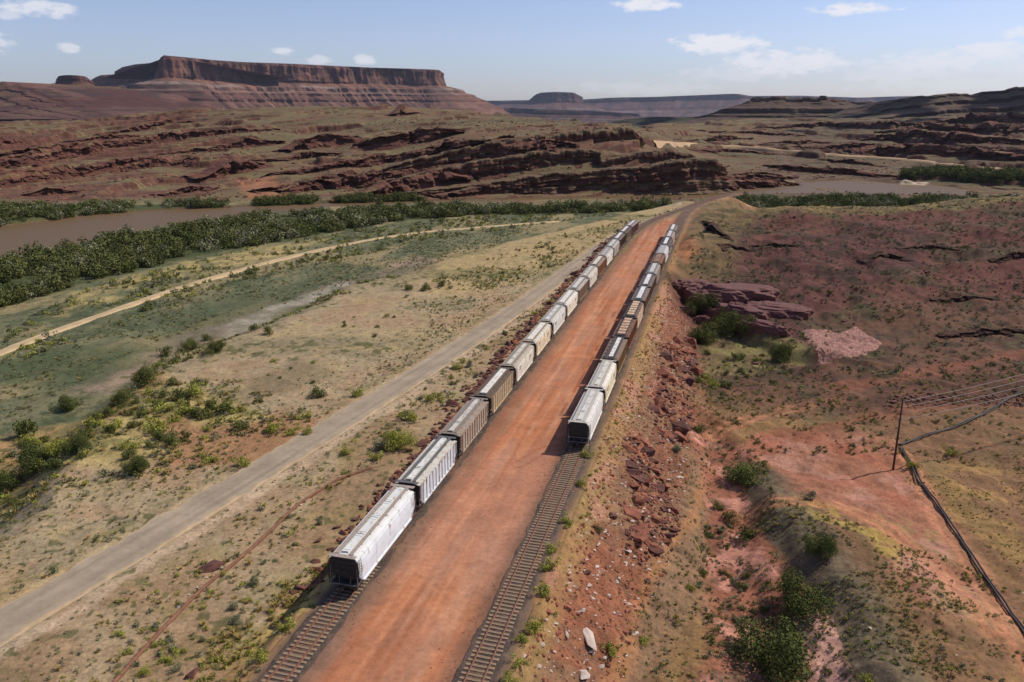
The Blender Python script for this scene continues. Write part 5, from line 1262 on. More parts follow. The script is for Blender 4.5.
# loose stones elsewhere on the right slope
hill_poly = gp([(700, 345), (760, 350), (900, 360), (1060, 330), (1060, 230), (900, 222), (740, 222), (690, 270)], -3)
fill(hill_poly, 1100, lambda x, y: rubble(x, y, abs(r_.gauss(.3, .4)) + .2, 0 if r_.random() < .85 else 1), r_)
flat_poly = gp([(700, 390), (1060, 380), (1060, 690), (720, 690)], -8)
fill(flat_poly, 300, lambda x, y: rubble(x, y, abs(r_.gauss(.1, .15)) + .08, 1 if r_.random() < .8 else 2), r_)
cut_poly = gp([(880, 400), (1060, 392), (1060, 380), (900, 388)], -6); fill(cut_poly, 420, lambda x, y: rubble(x, y, abs(r_.gauss(.4, .4)) + .2, 0), r_)

def merge_instances(name, items, protos, mats, label, cat=None, kind='stuff', lift=.05):
    """items: (x,y,size,k, tint?) ; many small copies merged into one mesh with a material per k"""
    if not items: return
    V, F, MI, off = [], [], [], 0
    arr = np.array([(i[0], i[1]) for i in items]); zz = land(arr[:, 0], arr[:, 1])
    geo = {}
    for n, it in enumerate(items):
        k = it[3]; j = random.randrange(len(protos[k])); key = (k, j)
        if key not in geo:
            me = protos[k][j]; me.calc_loop_triangles(); co = np.empty(len(me.vertices) * 3); me.vertices.foreach_get('co', co)
            tr_ = np.empty(len(me.loop_triangles) * 3, np.int32); me.loop_triangles.foreach_get('vertices', tr_); geo[key] = (co.reshape(-1, 3), tr_.reshape(-1, 3))
        co, tr_ = geo[key]; a = random.uniform(0, 6.28); c, s2 = math.cos(a), math.sin(a); sz = it[2]
        sx, sy, sz2 = sz * random.uniform(.8, 1.2), sz * random.uniform(.8, 1.2), sz * random.uniform(.7, 1.2)
        p = co * (sx, sy, sz2); p = np.stack([p[:, 0] * c - p[:, 1] * s2, p[:, 0] * s2 + p[:, 1] * c, p[:, 2]], -1) + (it[0], it[1], zz[n] + sz * lift)
        V.append(p); F.append(tr_ + off); MI.append(np.full(len(tr_), k)); off += len(p)
    V = np.concatenate(V); F = np.concatenate(F); MI = np.concatenate(MI)
    me = raw_mesh(name, V, F); 
    for m in mats: me.materials.append(m)
    me.polygons.foreach_set('material_index', MI.astype(np.int32)); o = link(name, me); tag(o, label, cat, kind=kind); return o
merge_instances('rubble', rub, ROCKS, [M_R1, M_R2, M_R3], 'loose red rubble and stones scattered over banks and slopes')

# pale red slab outcrop in the brown slope
def slab():
    m = rock_mat('pale_pink_slab_rock', srgb(96, 62, 52), srgb(138, 92, 78), srgb(200, 160, 146))
    outl = [(798, 331), (812, 329), (828, 330), (838, 334), (850, 330), (858, 326), (868, 334), (886, 344), (878, 350), (860, 358), (840, 363), (822, 365), (812, 352)]
    pts = [hit(a, b) for a, b in outl]; c = sum((Vector(p) for p in pts), Vector()) / len(pts)
    V = []; F = []; n = 46; rings = 12
    dense = []
    for i in range(len(pts)):
        for k in range(6): dense.append(pts[i].lerp(pts[(i + 1) % len(pts)], k / 6))
    n = len(dense)
    for j in range(rings + 1):
        f = 1 - j / rings
        for p in dense:
            q = c + (p - c) * f; z = land1(q.x, q.y); e = .9 * min(1, (1 - f) * 5) + (float(fbm(np.array([q.x]), np.array([q.y]), 4, 4, 77)[0]) - .5) * 1.6 * min(1, (1 - f) * 3)
            V.append((q.x - c.x, q.y - c.y, z + e - .3 - c.z))
    for j in range(rings):
        for i in range(n): F.append((j * n + i, j * n + (i + 1) % n, (j + 1) * n + (i + 1) % n, (j + 1) * n + i))
    mb = MB(); mb.add(V, F); o = mb.build('rock_slab', m); o.location = c; tag(o, kind='structure')
slab()
# smooth purple lobes at the foot of the hill
def lobe(px, py, rx, ry, rz_, hz, seed, lab):
    p = hit(px, py); m = rock_lobe_mat
    bm = bmesh.new(); bmesh.ops.create_icosphere(bm, subdivisions=6, radius=1)
    co = np.array([v.co[:] for v in bm.verts])
    nn = fbm(co[:, 0] * 2 + seed, co[:, 1] * 2 + co[:, 2], 1, 4, seed) - .5; cr = ridged(co[:, 0] * 1.2 + seed, co[:, 1] * 2.2, 1.2, 4, seed + 3) - .6
    for v, a, b in zip(bm.verts, nn, cr):
        q = v.co.copy(); e = .75; q = Vector([math.copysign(abs(c)**e, c) for c in q]) * (1 + a * .5 + b * .3); lz = q.z * 4.5; q.z = (math.floor(lz) + min(1, (lz - math.floor(lz)) * 3)) / 4.5 * .7 + q.z * .3; v.co = Vector((q.x * rx, q.y * ry, q.z * hz))
    me = bpy.data.meshes.new('outcrop'); bm.to_mesh(me); bm.free(); me.materials.append(m); me.polygons.foreach_set('use_smooth', [True] * len(me.polygons))
    o = link('rock_outcrop', me); o.location = p + Vector((0, 0, -.15 * hz)); o.rotation_euler = (0, 0, rz_); tag(o, lab, 'rock outcrop')
rock_lobe_mat = rock_mat('purple_slickrock', srgb(66, 44, 42), srgb(106, 66, 60), srgb(128, 82, 74))
lobe(716, 297, 8.0, 6.0, -.4, 3.4, 1, 'broad smooth purple rock dome nearest the right train')
lobe(742, 316, 6.2, 3.8, -.6, 3.2, 2, 'long smooth purple rock lobe above the round green bushes')
lobe(703, 322, 2.2, 1.8, -.3, 2.0, 3, 'small rounded purple boulder between the bushes below the dome')
lobe(762, 330, 6.2, 2.2, -.75, 2.4, 4, 'narrow purple rock lobe tapering down to the right')
lobe(686, 312, 2.6, 2.0, -.2, 1.8, 5, 'low purple boulder beside the bank nearest the right train')
lobe(742, 293, 9.0, 6.5, -.3, 2.2, 6, 'flat purple rock dome behind the broad one')
lobe(690, 288, 5.5, 4.5, .2, 2.6, 7, 'purple rock hump at the left tip of the hill')
lobe(775, 310, 8.0, 5.0, -.5, 1.7, 8, 'low purple rock swell up slope of the narrow lobe')

# ================================================================ plants
def leaf_mat(name, a, b_):
    m, nt, b = new_mat(name); n = noise(nt, 1.3, 3, .6); L = nt.links.new
    at = N(nt, 'ShaderNodeAttribute', attribute_name='Col'); c = ramp(nt, n, [(.35, a), (.65, b_)]); L(mulcol(nt, c, b_link=at.outputs['Color']), b.inputs['Base Color'])
    b.inputs['Roughness'].default_value = 1; b.inputs['Specular IOR Level'].default_value = .03; return m
M_L = [leaf_mat('dark_shrub_leaves', srgb(88, 92, 50), srgb(118, 118, 66)), leaf_mat('green_shrub_leaves', srgb(140, 142, 60), srgb(178, 172, 90)), leaf_mat('sage_leaves', srgb(122, 122, 92), srgb(152, 148, 114)), leaf_mat('straw_grass', srgb(164, 140, 84), srgb(190, 166, 104)),
       leaf_mat('tree_leaves', srgb(78, 86, 46), srgb(108, 112, 62)), leaf_mat('tamarisk_leaves', srgb(90, 94, 54), srgb(120, 120, 72))]
M_TWIG = flat_mat('grey_twigs', srgb(92, 74, 60), .9, .3)
def foliage(seed, n, leaf, lumps=6, flat=.75, spiky=0.0):
    r = np.random.default_rng(seed); cs = r.normal(0, .34, (lumps, 3)); cs[:, 2] = np.abs(cs[:, 2]) * flat * .9 + .22; cr = r.uniform(.26, .44, lumps)
    k = r.integers(0, lumps, n); d = r.normal(0, 1, (n, 3)); d /= np.linalg.norm(d, axis=1)[:, None]; rad = r.uniform(.35, 1.0, n)**.5
    c = cs[k] + d * (cr[k] * rad)[:, None]; c[:, 2] = np.abs(c[:, 2])
    if spiky: c = np.stack([r.normal(0, .12, n), r.normal(0, .12, n), r.uniform(0, .15, n)], -1)
    nrm = d + r.normal(0, .6, (n, 3)); nrm /= np.linalg.norm(nrm, axis=1)[:, None]
    t = np.cross(nrm, r.normal(0, 1, (n, 3))); t /= np.linalg.norm(t, axis=1)[:, None]; b = np.cross(nrm, t); L = leaf * r.uniform(.6, 1.5, n)[:, None]; Wd = L * r.uniform(.4, .8, n)[:, None]
    if spiky:
        a = r.uniform(0, 6.28, n); ln = r.uniform(.35, .6, n)[:, None]; t = np.stack([np.cos(a) * spiky, np.sin(a) * spiky, np.ones(n)], -1); b = np.stack([-np.sin(a), np.cos(a), 0 * a], -1)
        V = np.stack([c - b * .045, c + b * .045, c + t * ln], 1).reshape(-1, 3); F = np.arange(3 * n).reshape(-1, 3); T = np.repeat(r.uniform(.75, 1.3, n), 3)
    else:
        V = np.stack([c - t * L, c - b * Wd, c + t * L, c + b * Wd], 1).reshape(-1, 3); F = np.arange(4 * n).reshape(-1, 4); T = np.repeat(r.uniform(.8, 1.22, n), 4)
    V = V * ((.62, .62, .80) if not spiky else (1, 1, 1))
    return V, F, T
def foliage_mesh(name, seed, n, leaf, mat, **kw):
    V, F, T = foliage(seed, n, leaf, **kw); me = raw_mesh(name, V, F, mat); set_col(me, np.repeat(T[:, None], 3, 1)); return me
def twigs(seed, n=9):
    r = random.Random(seed); m = MB()
    for _ in range(n):
        a = r.uniform(0, 6.28); e = r.uniform(.5, 1.2); p = Vector((math.cos(a) * .42, math.sin(a) * .42, e * .6)); m.tube([(0, 0, -.1), p * .5 + Vector((0, 0, .05)), p], [.03, .02, .008], 5)
    return m.mesh('stems', M_TWIG)
BIG = {k: [foliage_mesh('crown', 300 + 10 * k + i, 8000, .026, M_L[k], lumps=18) for i in range(2)] for k in (0, 1, 4)}
MID = {k: [foliage_mesh('shrub', 400 + 10 * k + i, 950, .055, M_L[k], lumps=9) for i in range(3)] for k in (0, 1, 2, 4, 5)}
TW = [twigs(i) for i in range(3)]
def shrub(px, py, wpx, k, label, group=None, big=False, name='shrub', hr=None, xy=None):
    p = hit(px, py) if xy is None else Vector((xy[0], xy[1], land1(*xy)))
    if p is None: return
    zc = p.y * math.cos(PITCH) + (CAM_H - p.z) * math.sin(PITCH); w = wpx * zc / FPX; hr = hr or random.uniform(.65, .95)
    if big:
        root = empty(name, p, random.uniform(0, 6.28)); tag(root, label, 'bush', group); w *= 1.22; c = link('crown', random.choice(BIG[k]), root); c.scale = (w, w, w * hr); tr_ = link('stems', random.choice(TW), root); tr_.scale = (w * .7, w * .7, w * hr * .6)
        return root
    o = link(name, random.choice(MID[k])); o.location = p - Vector((0, 0, .03)); o.scale = (w, w * random.uniform(.85, 1.15), w * hr); o.rotation_euler = (0, 0, random.uniform(0, 6.28)); tag(o, label, 'bush', group); return o
# big ones, each with its own place
for a, b, w, k, lab in [(776, 664, 66, 4, 'largest leafy green bush beside the pink wash, bottom right'), (800, 612, 42, 4, 'round green bush just behind the largest one in the wash'), (742, 478, 42, 0, 'dark low shrub on red ground between embankment and pole'),
        (821, 551, 28, 4, 'green shrub on the yellow-edged bank right of the wash'), (706, 343, 28, 0, 'round dark green bush at the foot of the purple rock, nearest the embankment'), (722, 332, 30, 0, 'dark green bush tucked against the purple rock foot'), (746, 333, 24, 0, 'dark green bush furthest right under the purple rock'),
        (702, 309, 24, 0, 'dark bush in the cleft of the purple rock'), (143, 384, 26, 0, 'dark round bush on the bluff edge'), (398, 447, 26, 1, 'broad grey-green bush between road and riprap'), (137, 470, 22, 4, 'rounded green bush on orange soil left of the road'),
        (78, 450, 24, 4, 'wide green bush in the scrub left of the road'), (782, 357, 22, 0, 'dark bush between the purple rock and the pale slab'), (38, 470, 32, 4, 'large green thicket bush near the left edge'), (8, 486, 28, 4, 'large green bush cut by the left edge'), (57, 455, 24, 1, 'pale green bush beside the large thicket bush'),
        (70, 408, 20, 4, 'loose olive bush at the left end of the bluff scrub'), (121, 403, 20, 0, 'dark olive bush left of the dark round bush'), (216, 351, 17, 0, 'right one of two dark bushes beside the pale salt flat'), (191, 350, 15, 0, 'left one of two dark bushes beside the pale salt flat')]:
    shrub(a, b, w, k, lab, big=True, name='bush', hr=.42 if 'low shrub' in lab else .78)
ws = [  # px, py, width, material, text
 (585, 457, 13, 1, 'first weedy shrub right of the front car of the right train'), (581, 485, 13, 1, 'shrub beside right track, just in front of the train'), (567, 522, 15, 1, 'bright green weed clump beside right track near the train'), (554, 551, 15, 1, 'weed clump beside right track, third down from the train'), (551, 569, 17, 1, 'full green weed clump beside right track'), (544, 594, 20, 1, 'widest green weed clump beside right track'),
 (534, 632, 20, 1, 'yellow-green weed clump beside right track, low in picture'), (523, 641, 16, 1, 'weed clump touching its neighbour beside right track'), (519, 664, 17, 1, 'yellowish weed clump beside right track near the bottom'), (508, 684, 20, 1, 'last weed clump beside right track at the bottom edge'),
 (598, 531, 11, 0, 'dark weed on the embankment shoulder'), (611, 654, 20, 1, 'green shrub beside the long pale slab'), (644, 642, 14, 1, 'green shrub on the grey slope right of the slab'), (677, 452, 14, 2, 'grey shrub at the top of the rock spill'),
 (729, 521, 18, 0, 'dark shrub in the upper wash'), (717, 509, 14, 0, 'small dark shrub beside the upper wash'), (746, 538, 20, 0, 'green shrub against the left-facing bank of the wash'), (949, 454, 13, 1, 'small upright green shrub between the two pipelines'), (911, 467, 14, 1, 'green shrub at the pipeline bend'),
 (868, 682, 14, 1, 'small shrub at the bottom edge right of the wash'), (809, 500, 16, 2, 'low olive shrub on pink ground above the yellow bank'), (690, 590, 12, 1, 'shrub on the grey slope beside the thin pale stone'), (703, 575, 15, 0, 'shrub at the foot of the grey slope'),
 (317, 397, 17, 0, 'dark green bush on the tan plain left of the road bend'), (357, 396, 14, 1, 'green bush beside the left road edge'), (307, 434, 13, 1, 'shrub touching the left edge of the road'), (293, 434, 14, 1, 'shrub second from the road edge'), (273, 431, 18, 1, 'yellow-green shrub near orange soil beside the road'),
 (227, 411, 14, 0, 'dark shrub at the right end of the bluff scrub'), (198, 396, 24, 1, 'wide green shrub in the middle of the bluff scrub'), (174, 385, 14, 0, 'dark upright shrub on the bluff edge'), (164, 356, 15, 0, 'dark shrub at the tip of the salt flat'), (209, 340, 12, 0, 'small dark bush behind the pair at the salt flat'),
 (97, 422, 18, 0, 'dark shrub in the left scrub'), (135, 427, 16, 0, 'dark shrub right of its look-alike in the left scrub'), (161, 411, 20, 1, 'green shrub below the bluff edge'), (187, 413, 20, 1, 'green shrub right of its look-alike below the bluff edge'), (157, 432, 26, 1, 'wide pale green shrub in the centre of the scrub'),
 (170, 446, 20, 0, 'dark shrub above the orange soil'), (29, 436, 28, 4, 'leafy green shrub near the left edge'), (209, 462, 17, 1, 'green shrub on orange soil beside the road'), (244, 466, 16, 1, 'yellow-green shrub nearest the road on orange soil'), (214, 409, 12, 1, 'small green shrub right of the scrub centre'),
 (288, 630, 18, 1, 'green weed clump in straw beside the left track'), (262, 660, 20, 1, 'bright weed clump lower beside the left track'), (166, 660, 15, 1, 'weed clump right of the old pipeline'), (146, 674, 15, 1, 'weed clump close to the old pipeline'), (120, 634, 12, 1, 'green tuft left of the old pipeline'), (235, 608, 14, 2, 'grey-green shrub in the rust soil'),
 (255, 584, 15, 2, 'grey shrub in the rust soil up from the track weeds'), (411, 420, 20, 1, 'green bush above the broad grey-green one'), (430, 400, 14, 1, 'green bush beside the riprap, middle of the left train'), (456, 369, 12, 1, 'small bush between road and riprap'), (380, 449, 16, 2, 'grey bush touching the broad grey-green one'), (345, 454, 12, 1, 'bush beside right edge of the road'),
 (377, 460, 15, 1, 'bush below the broad grey-green one'), (410, 290, 12, 0, 'dark bush on the bluff, left of a row of three'), (426, 290, 14, 0, 'dark bush on the bluff, middle of a row of three'), (441, 286, 10, 0, 'dark bush on the bluff, right of a row of three'), (268, 334, 13, 0, 'dark bush at the right end of the salt flat'), (255, 330, 12, 0, 'dark bush at the middle of the salt flat')]
for a, b, w, k, lab in ws: shrub(a, b, w, k, lab, name='shrub')
made = len(ws) + 19
# further single shrubs, by district
def district(poly_px, z, n, sizes, ks, label, group):
    poly = gp(poly_px, z)
    def f(x, y):
        k = r_.choice(ks); zc = y * math.cos(PITCH) + (CAM_H + 8) * math.sin(PITCH); w = r_.choice(sizes) * FPX / zc
        shrub(0, 0, w, k, label % {0: 'dark', 1: 'yellow-green', 2: 'grey', 4: 'green', 5: 'olive'}[k], group, xy=(x, y))
    fill(poly, n, f, r_)
district([(0, 420), (100, 400), (220, 400), (260, 440), (130, 470), (0, 500)], -4, 55, [1.6, 2.2, 3.0], [0, 1, 4, 5], '%s shrub in the scrub below the bluff, left of the road', 'shrubs of the scrub below the bluff')
district([(300, 400), (380, 340), (470, 300), (430, 290), (330, 320), (250, 370)], -2.5, 16, [.9, 1.3], [0, 1], '%s shrub on the open tan plain', 'shrubs on the open tan plain')
district([(350, 455), (470, 350), (560, 290), (590, 285), (480, 380), (400, 455)], -2, 34, [.9, 1.3, 1.8], [1, 1, 2, 5], '%s shrub in the verge between road and riprap', 'shrubs in the verge')
district([(60, 690), (220, 560), (330, 480), (320, 540), (200, 690)], -2, 36, [.6, .9, 1.2], [1, 2, 1], '%s weed clump near the old rusty pipeline', 'weed clumps near the old pipeline')
district([(700, 350), (800, 360), (760, 375), (705, 400), (700, 450), (690, 440)], -8, 24, [1.2, 1.8, 2.5], [1, 0, 5], '%s shrub on the green flat below the purple rock', 'shrubs on the green flat')
district([(700, 520), (720, 520), (790, 650), (740, 682), (690, 600)], -8.5, 24, [.8, 1.3], [0, 5, 2], '%s shrub in the pink wash', 'shrubs in the wash')
# scrub that nobody could count
tuft = {0: [foliage_mesh('tuft', 500 + i, 100, .12, M_L[0], lumps=5) for i in range(3)], 1: [foliage_mesh('tuft', 510 + i, 100, .12, M_L[1], lumps=5) for i in range(3)], 2: [foliage_mesh('tuft', 520 + i, 100, .12, M_L[2], lumps=5) for i in range(3)], 3: [foliage_mesh('tuft', 530 + i, 46, .1, M_L[3], spiky=.7) for i in range(3)]}
def merge_plants(name, items, protos, mats, label, zfix=None, hs=(.6, 1.0)):
    arr = np.array([(i[0], i[1]) for i in items]); zz = land(arr[:, 0], arr[:, 1]) if zfix is None else np.full(len(items), zfix)
    V, F, MI, Cc, off = [], [], [], [], 0; geo = {}
    for n, it in enumerate(items):
        k = it[3]; j = random.randrange(len(protos[k]))
        if (k, j) not in geo:
            me = protos[k][j]; co = np.empty(len(me.vertices) * 3); me.vertices.foreach_get('co', co); nf = len(me.polygons); li = np.empty(len(me.loops), np.int32); me.loops.foreach_get('vertex_index', li)
            cc = np.empty(len(me.vertices) * 4, np.float32); me.color_attributes['Col'].data.foreach_get('color', cc); geo[(k, j)] = (co.reshape(-1, 3), li.reshape(nf, -1), cc.reshape(-1, 4)[:, :3])
        co, li, cc = geo[(k, j)]
        if li.shape[1] == 3: li = np.concatenate([li, li[:, :1]], 1)[:, [0, 1, 2, 2]]
        a = random.uniform(0, 6.28); c, s2 = math.cos(a), math.sin(a); sz = it[2]; p = co * (sz, sz * random.uniform(.8, 1.2), sz * random.uniform(*hs))
        V.append(np.stack([p[:, 0] * c - p[:, 1] * s2 + it[0], p[:, 0] * s2 + p[:, 1] * c + it[1], p[:, 2] + zz[n] - .03], -1)); F.append((li + off, k)); Cc.append(cc * random.uniform(.72, 1.3)); off += len(co)
    V = np.concatenate(V); C = np.concatenate(Cc); quads = [(f, k) for f, k in F if k != 3 or f.shape[1] == 4]
    FF = np.concatenate([f for f, k in F]); MI = np.concatenate([np.full(len(f), k) for f, k in F])
    tri = FF[:, 2] == FF[:, 3]
    me = bpy.data.meshes.new(name); cnt_ = np.where(tri, 3, 4); idx = FF.ravel()[np.stack([np.ones(len(FF), bool)] * 3 + [~tri], 1).ravel()]
    me.vertices.add(len(V)); me.vertices.foreach_set('co', V.astype(np.float32).ravel()); me.loops.add(len(idx)); me.loops.foreach_set('vertex_index', idx.astype(np.int32))
    me.polygons.add(len(FF)); st = np.r_[0, np.cumsum(cnt_)[:-1]]; me.polygons.foreach_set('loop_start', st.astype(np.int32)); me.polygons.foreach_set('loop_total', cnt_.astype(np.int32)); me.update(calc_edges=True)
    for m in mats: me.materials.append(m)
    me.polygons.foreach_set('material_index', MI.astype(np.int32)); set_col(me, C); o = link(name, me); tag(o, label, kind='stuff'); return o
items = []
def clump_fill(poly, n, sz, ks, thr=.45, sc=9, seed=1, avoid=True):
    xs = [p[0] for p in poly]; ys = [p[1] for p in poly]; R_ = np.random.default_rng(seed); m = int(n * 6)
    x = R_.uniform(min(xs), max(xs), m); y = R_.uniform(min(ys), max(ys), m)
    ok = inside(x, y, poly) & (fbm(x, y, sc, 3, seed + 60) + R_.uniform(-.12, .12, m) > thr)
    s, t = ST(x, y); ok &= (np.abs(t - troad(s)) > 3.5) & ~((t > tl(s) - 2.6) & (t < tr(s) + 2.6))
    if avoid: ok &= seg_dist(x, y, TRACKWAY)[0] > 2.2
    i = np.nonzero(ok)[0][:n]
    for q in i: items.append((x[q], y[q], R_.choice(sz) * R_.uniform(.7, 1.3), int(R_.choice(ks))))
clump_fill(gp([(-60, 700), (-60, 480), (120, 470), (330, 400), (430, 330), (420, 300), (560, 260), (420, 360), (250, 480), (60, 600), (-60, 660)], -2.5), 2600, [.25, .35, .5, .8], [0, 1, 2, 2, 3], .40, 7, 1)
clump_fill(gp([(-60, 700), (-60, 480), (200, 430), (420, 320), (600, 240), (640, 232), (500, 360), (250, 560), (100, 700)], -2.5), 2000, [.3, .45], [2, 2, 3], .2, 7, 12)
clump_fill(gp([(0, 690), (180, 555), (400, 400), (500, 330), (600, 255), (620, 245), (560, 300), (440, 410), (330, 500), (280, 600), (240, 700)], -2), 2800, [.35, .5, .8], [1, 1, 2, 2, 3, 3], .42, 5, 2)
clump_fill(gp([(180, 700), (300, 600), (330, 560), (310, 560), (200, 640), (140, 700)], -1.5), 260, [.4, .6, .9], [1, 3, 3], .40, 3, 3)
clump_fill(gp([(-60, 440), (100, 398), (240, 385), (320, 430), (200, 480), (-60, 520)], -4), 900, [.6, .9, 1.4], [0, 1, 2, 3], .40, 8, 4)
clump_fill(gp([(480, 700), (520, 620), (580, 490), (600, 440), (625, 380), (650, 300), (668, 250), (678, 250), (660, 330), (640, 400), (620, 450), (590, 520), (550, 620), (520, 700)], -.6), 1100, [.35, .5, .8], [1, 3, 3, 3, 1], .36, 4, 5)
clump_fill(gp([(600, 700), (650, 560), (690, 450), (690, 350), (712, 350), (716, 440), (712, 560), (760, 700)], -6), 1300, [.25, .4, .6], [2, 2, 1, 3], .42, 4, 6)
clump_fill(gp([(520, 700), (560, 600), (600, 480), (640, 380), (690, 330), (690, 440), (650, 560), (600, 700)], -3), 500, [.25, .4], [2, 3, 1], .4, 4, 16)
clump_fill(gp([(700, 440), (760, 440), (790, 600), (840, 660), (860, 700), (700, 700)], -8.5), 900, [.3, .5, .8], [0, 2, 2, 0], .42, 4, 7)
clump_fill(gp([(745, 500), (830, 530), (1050, 600), (1050, 700), (860, 700), (800, 600)], -8), 1500, [.25, .4, .6], [1, 3, 2, 0], .46, 6, 8)
clump_fill(gp([(900, 480), (1060, 440), (1060, 620), (960, 530)], -8), 600, [.3, .4], [1, 3, 3], .46, 6, 9)
clump_fill(gp([(690, 360), (1060, 370), (1060, 470), (900, 450), (720, 450)], -7), 1500, [.3, .5, .9], [0, 1, 2, 3, 5 - 5], .44, 9, 10)
clump_fill(gp([(690, 300), (760, 350), (1060, 350), (1060, 220), (740, 215), (690, 240)], -2), 3600, [.4, .6, .9, 1.3], [0, 2, 2, 0], .44, 12, 11)
clump_fill(gp([(390, 290), (560, 235), (680, 206), (720, 203), (640, 228), (560, 268), (420, 310)], -2), 1500, [.6, .9, 1.3], [0, 1, 3, 2], .42, 14, 13)
clump_fill(gp([(130, 384), (180, 345), (240, 330), (330, 296), (400, 280), (400, 292), (330, 312), (240, 350), (160, 395)], -6), 500, [.5, .9, 1.3], [0, 1, 0], .42, 9, 14)
R_ = np.random.default_rng(91)
for _ in range(420):
    s_ = R_.uniform(42, 130); t_ = float(tl(np.array([s_]))[0]) - R_.uniform(2.3, 6.5); x_, y_ = XY(s_, t_); items.append((x_, y_, R_.choice([.3, .5, .8]), int(R_.choice([3, 3, 1, 2]))))
merge_plants('desert_scrub', items, tuft, [M_L[0], M_L[1], M_L[2], M_L[3]], 'low sagebrush, weeds and dry grass tufts scattered over the desert ground')
# river thickets
items = []
def thick(poly, n, sz, ks, seed):
    R_ = np.random.default_rng(seed); xs = [p[0] for p in poly]; ys = [p[1] for p in poly]; m = n * 8; x = R_.uniform(min(xs), max(xs), m); y = R_.uniform(min(ys), max(ys), m)
    ok = inside(x, y, poly) & (np.abs(x / y) < .95) & (fbm(x, y, 16, 3, seed) + R_.uniform(-.1, .1, m) > .42); s, t = ST(x, y); ok &= ~((t > tl(s) - 4) & (t < tr(s) + 4) & (s < 450))
    ok &= region(x, y, RIVER, 1, 0) < .4
    for q in np.nonzero(ok)[0][:n]: items.append((x[q], y[q], R_.choice(sz) * R_.uniform(.7, 1.3), int(R_.choice(ks))))
thick(THICKETS[0], 3300, [2.5, 3.5, 5, 7.5], [0, 0, 1, 0, 1, 2], 21); thick(THICKETS[1], 1300, [4, 6, 7], [0, 1, 1, 2], 22); thick(THICKETS[2], 500, [5, 6], [0, 1], 23)
thick(THICKETS[3], 1500, [2.5, 4, 7], [0, 0, 1, 1, 2], 24); thick(THICKETS[4], 900, [7, 9], [1, 0], 25)
th = {0: [foliage_mesh('thicket_clump', 600 + i, 300, .072, M_L[5], lumps=6) for i in range(4)], 1: [foliage_mesh('thicket_clump', 610 + i, 300, .072, M_L[4], lumps=6) for i in range(4)], 2: [foliage_mesh('thicket_clump', 620 + i, 300, .072, M_L[2], lumps=6) for i in range(3)]}
merge_plants('thicket', items, th, [M_L[5], M_L[4], M_L[2]], 'dense dark green tamarisk thicket along the muddy river', hs=(.55, .95))
# sparse scrub between thicket and track on the flood plain, and on the hills beyond
items = []
clump_fill(gp([(0, 330), (100, 285), (240, 250), (360, 230), (480, 215), (640, 208), (560, 222), (430, 240), (240, 282), (80, 340), (0, 370)], -9), 2200, [.6, 1.0, 1.6, 2.2], [0, 1, 2], .40, 14, 31)
clump_fill(gp([(0, 360), (200, 290), (400, 240), (560, 222), (420, 275), (300, 300), (150, 345), (0, 430)], -9), 3000, [.4, .6, .9], [0, 2, 2, 0, 3], .38, 14, 32)
clump_fill(gp([(0, 331), (100, 286), (240, 251), (360, 231), (480, 216), (640, 208), (560, 222), (430, 240), (240, 282), (80, 340), (0, 370)], -9), 10, [.6, 1.0, 1.6, 2.2], [0, 1, 2], .44, 14, 31)
merge_plants('flood_plain_scrub', items, tuft, [M_L[0], M_L[1], M_L[2], M_L[3]], 'sparse grey-green shrubs over the salt grass flood plain')

# scrub cover of the far slopes and rubble below the ledges
items = []
R_ = np.random.default_rng(77); m = 14000
yy = R_.uniform(480, 1000, m); uu_ = R_.uniform(-.75, .75, m); xx = uu_ * yy
ok = (region(xx, yy, RIVER, 2, 0) < .1) & (fbm(xx, yy, 40, 3, 88) + R_.uniform(-.1, .1, m) > .46)
for a, b in zip(xx[ok][:2400], yy[ok][:2400]): items.append((a, b, R_.choice([.9, 1.3]) , int(R_.choice([0, 0, 2]))))
merge_plants('hillside_scrub', items, tuft, [M_L[0], M_L[1], M_L[2], M_L[3]], 'thin dark scrub dotted over the slopes beyond the river')
rub = []
ok = (region(xx, yy, RIVER, 2, 0) < .1) & (fbm(xx, yy, 50, 4, 51) + R_.uniform(-.08, .08, m) > .5)
for a, b in zip(xx[ok][:4500], yy[ok][:4500]): rub.append((a, b, abs(R_.normal(0, 1.6)) + .8, 0 if R_.random() < .6 else 1))
merge_instances('talus', rub, ROCKS, [M_R1, M_R2, M_R3], 'fallen red blocks scattered below the ledges beyond the river')
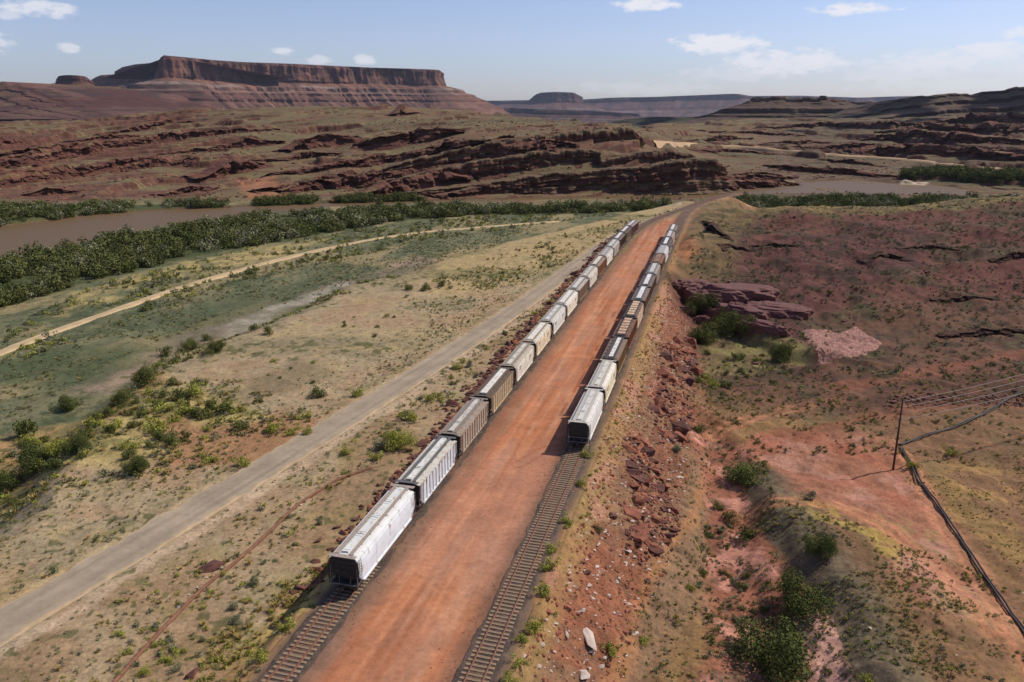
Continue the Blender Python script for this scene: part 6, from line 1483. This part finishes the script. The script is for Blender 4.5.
# two real clouds high up beyond the top of the picture; their shade lies on the far right slopes
def cloud(cx, cy, rx, ry, seed):
    m, nt, b = new_mat('cloud_white'); b.inputs['Base Color'].default_value = (.85, .86, .88, 1); b.inputs['Roughness'].default_value = 1; b.inputs['Specular IOR Level'].default_value = 0
    r = random.Random(seed); bm = bmesh.new(); z = 1500.0; dx, dy = (z - 0) / math.tan(SUN_EL) * math.sin(SUN_AZ), (z - 0) / math.tan(SUN_EL) * math.cos(SUN_AZ)
    for _ in range(26):
        a = r.uniform(0, 6.28); q = r.uniform(0, 1)**.5; s_ = r.uniform(.16, .34) * min(rx, ry)
        mt = Matrix.Translation((math.cos(a) * q * rx, math.sin(a) * q * ry, r.uniform(0, .3) * s_)) @ Matrix.Diagonal((s_ * 1.3, s_ * 1.3, s_ * .6, 1)); bmesh.ops.create_icosphere(bm, subdivisions=4, radius=1, matrix=mt)
    co = np.array([v.co[:] for v in bm.verts]); n = fbm(co[:, 0], co[:, 1] + co[:, 2], 60, 4, seed) - .5
    for v, a in zip(bm.verts, n): v.co.z += a * 60; v.co.x += a * 70
    me = bpy.data.meshes.new('cloud'); bm.to_mesh(me); bm.free(); me.materials.append(m); me.polygons.foreach_set('use_smooth', [True] * len(me.polygons))
    o = link('clouds', me); o.location = (cx + dx, cy + dy, z); tag(o, kind='structure')
cloud(800, 1350, 300, 150, 1); cloud(1150, 1900, 420, 120, 2); cloud(470, 2440, 300, 90, 3)

# ---------------------------------------------------------------- the air
def haze():
    m = bpy.data.materials.new('haze'); m.use_nodes = True; nt = m.node_tree; nt.nodes.clear()
    out = N(nt, 'ShaderNodeOutputMaterial'); v = N(nt, 'ShaderNodeVolumePrincipled')
    v.inputs['Density'].default_value = HAZE_DENSITY; v.inputs['Color'].default_value = (.66, .77, 1.0, 1); v.inputs['Anisotropy'].default_value = .3
    nt.links.new(v.outputs[0], out.inputs['Volume'])
    X, Y0, Y1, Z0, Z1 = 17500, -4000, 18000, -560, 620
    V = [(-X, Y0, Z0), (X, Y0, Z0), (X, Y1, Z0), (-X, Y1, Z0), (-X, Y0, Z1), (X, Y0, Z1), (X, Y1, Z1), (-X, Y1, Z1)]
    F = [(0, 3, 2, 1), (4, 5, 6, 7), (0, 1, 5, 4), (1, 2, 6, 5), (2, 3, 7, 6), (3, 0, 4, 7)]
    tag(link('haze', raw_mesh('haze', V, F, m)), kind='stuff')
haze()
def single_out():
    by = {}
    for o in bpy.data.objects:
        if o.parent is None and o.get('group') and o.get('label'): by.setdefault(o['label'], []).append(o)
    u = ['', 'first', 'second', 'third', 'fourth', 'fifth', 'sixth', 'seventh', 'eighth', 'ninth', 'tenth', 'eleventh', 'twelfth', 'thirteenth', 'fourteenth', 'fifteenth', 'sixteenth', 'seventeenth', 'eighteenth', 'nineteenth', 'twentieth']
    tens = {20: 'twenty', 30: 'thirty'}
    for lab, obs in by.items():
        if len(obs) < 2: continue
        obs.sort(key=lambda o: o.location.length)
        for i, o in enumerate(obs):
            n = i + 1
            w = 'nearest' if n == 1 else ((u[n] if n <= 20 else (tens[n // 10 * 10] + '-' + u[n % 10] if n % 10 else 'thirtieth')) + ' nearest')
            o['label'] = w + ' ' + lab
single_out()
print('objects', len(bpy.data.objects))
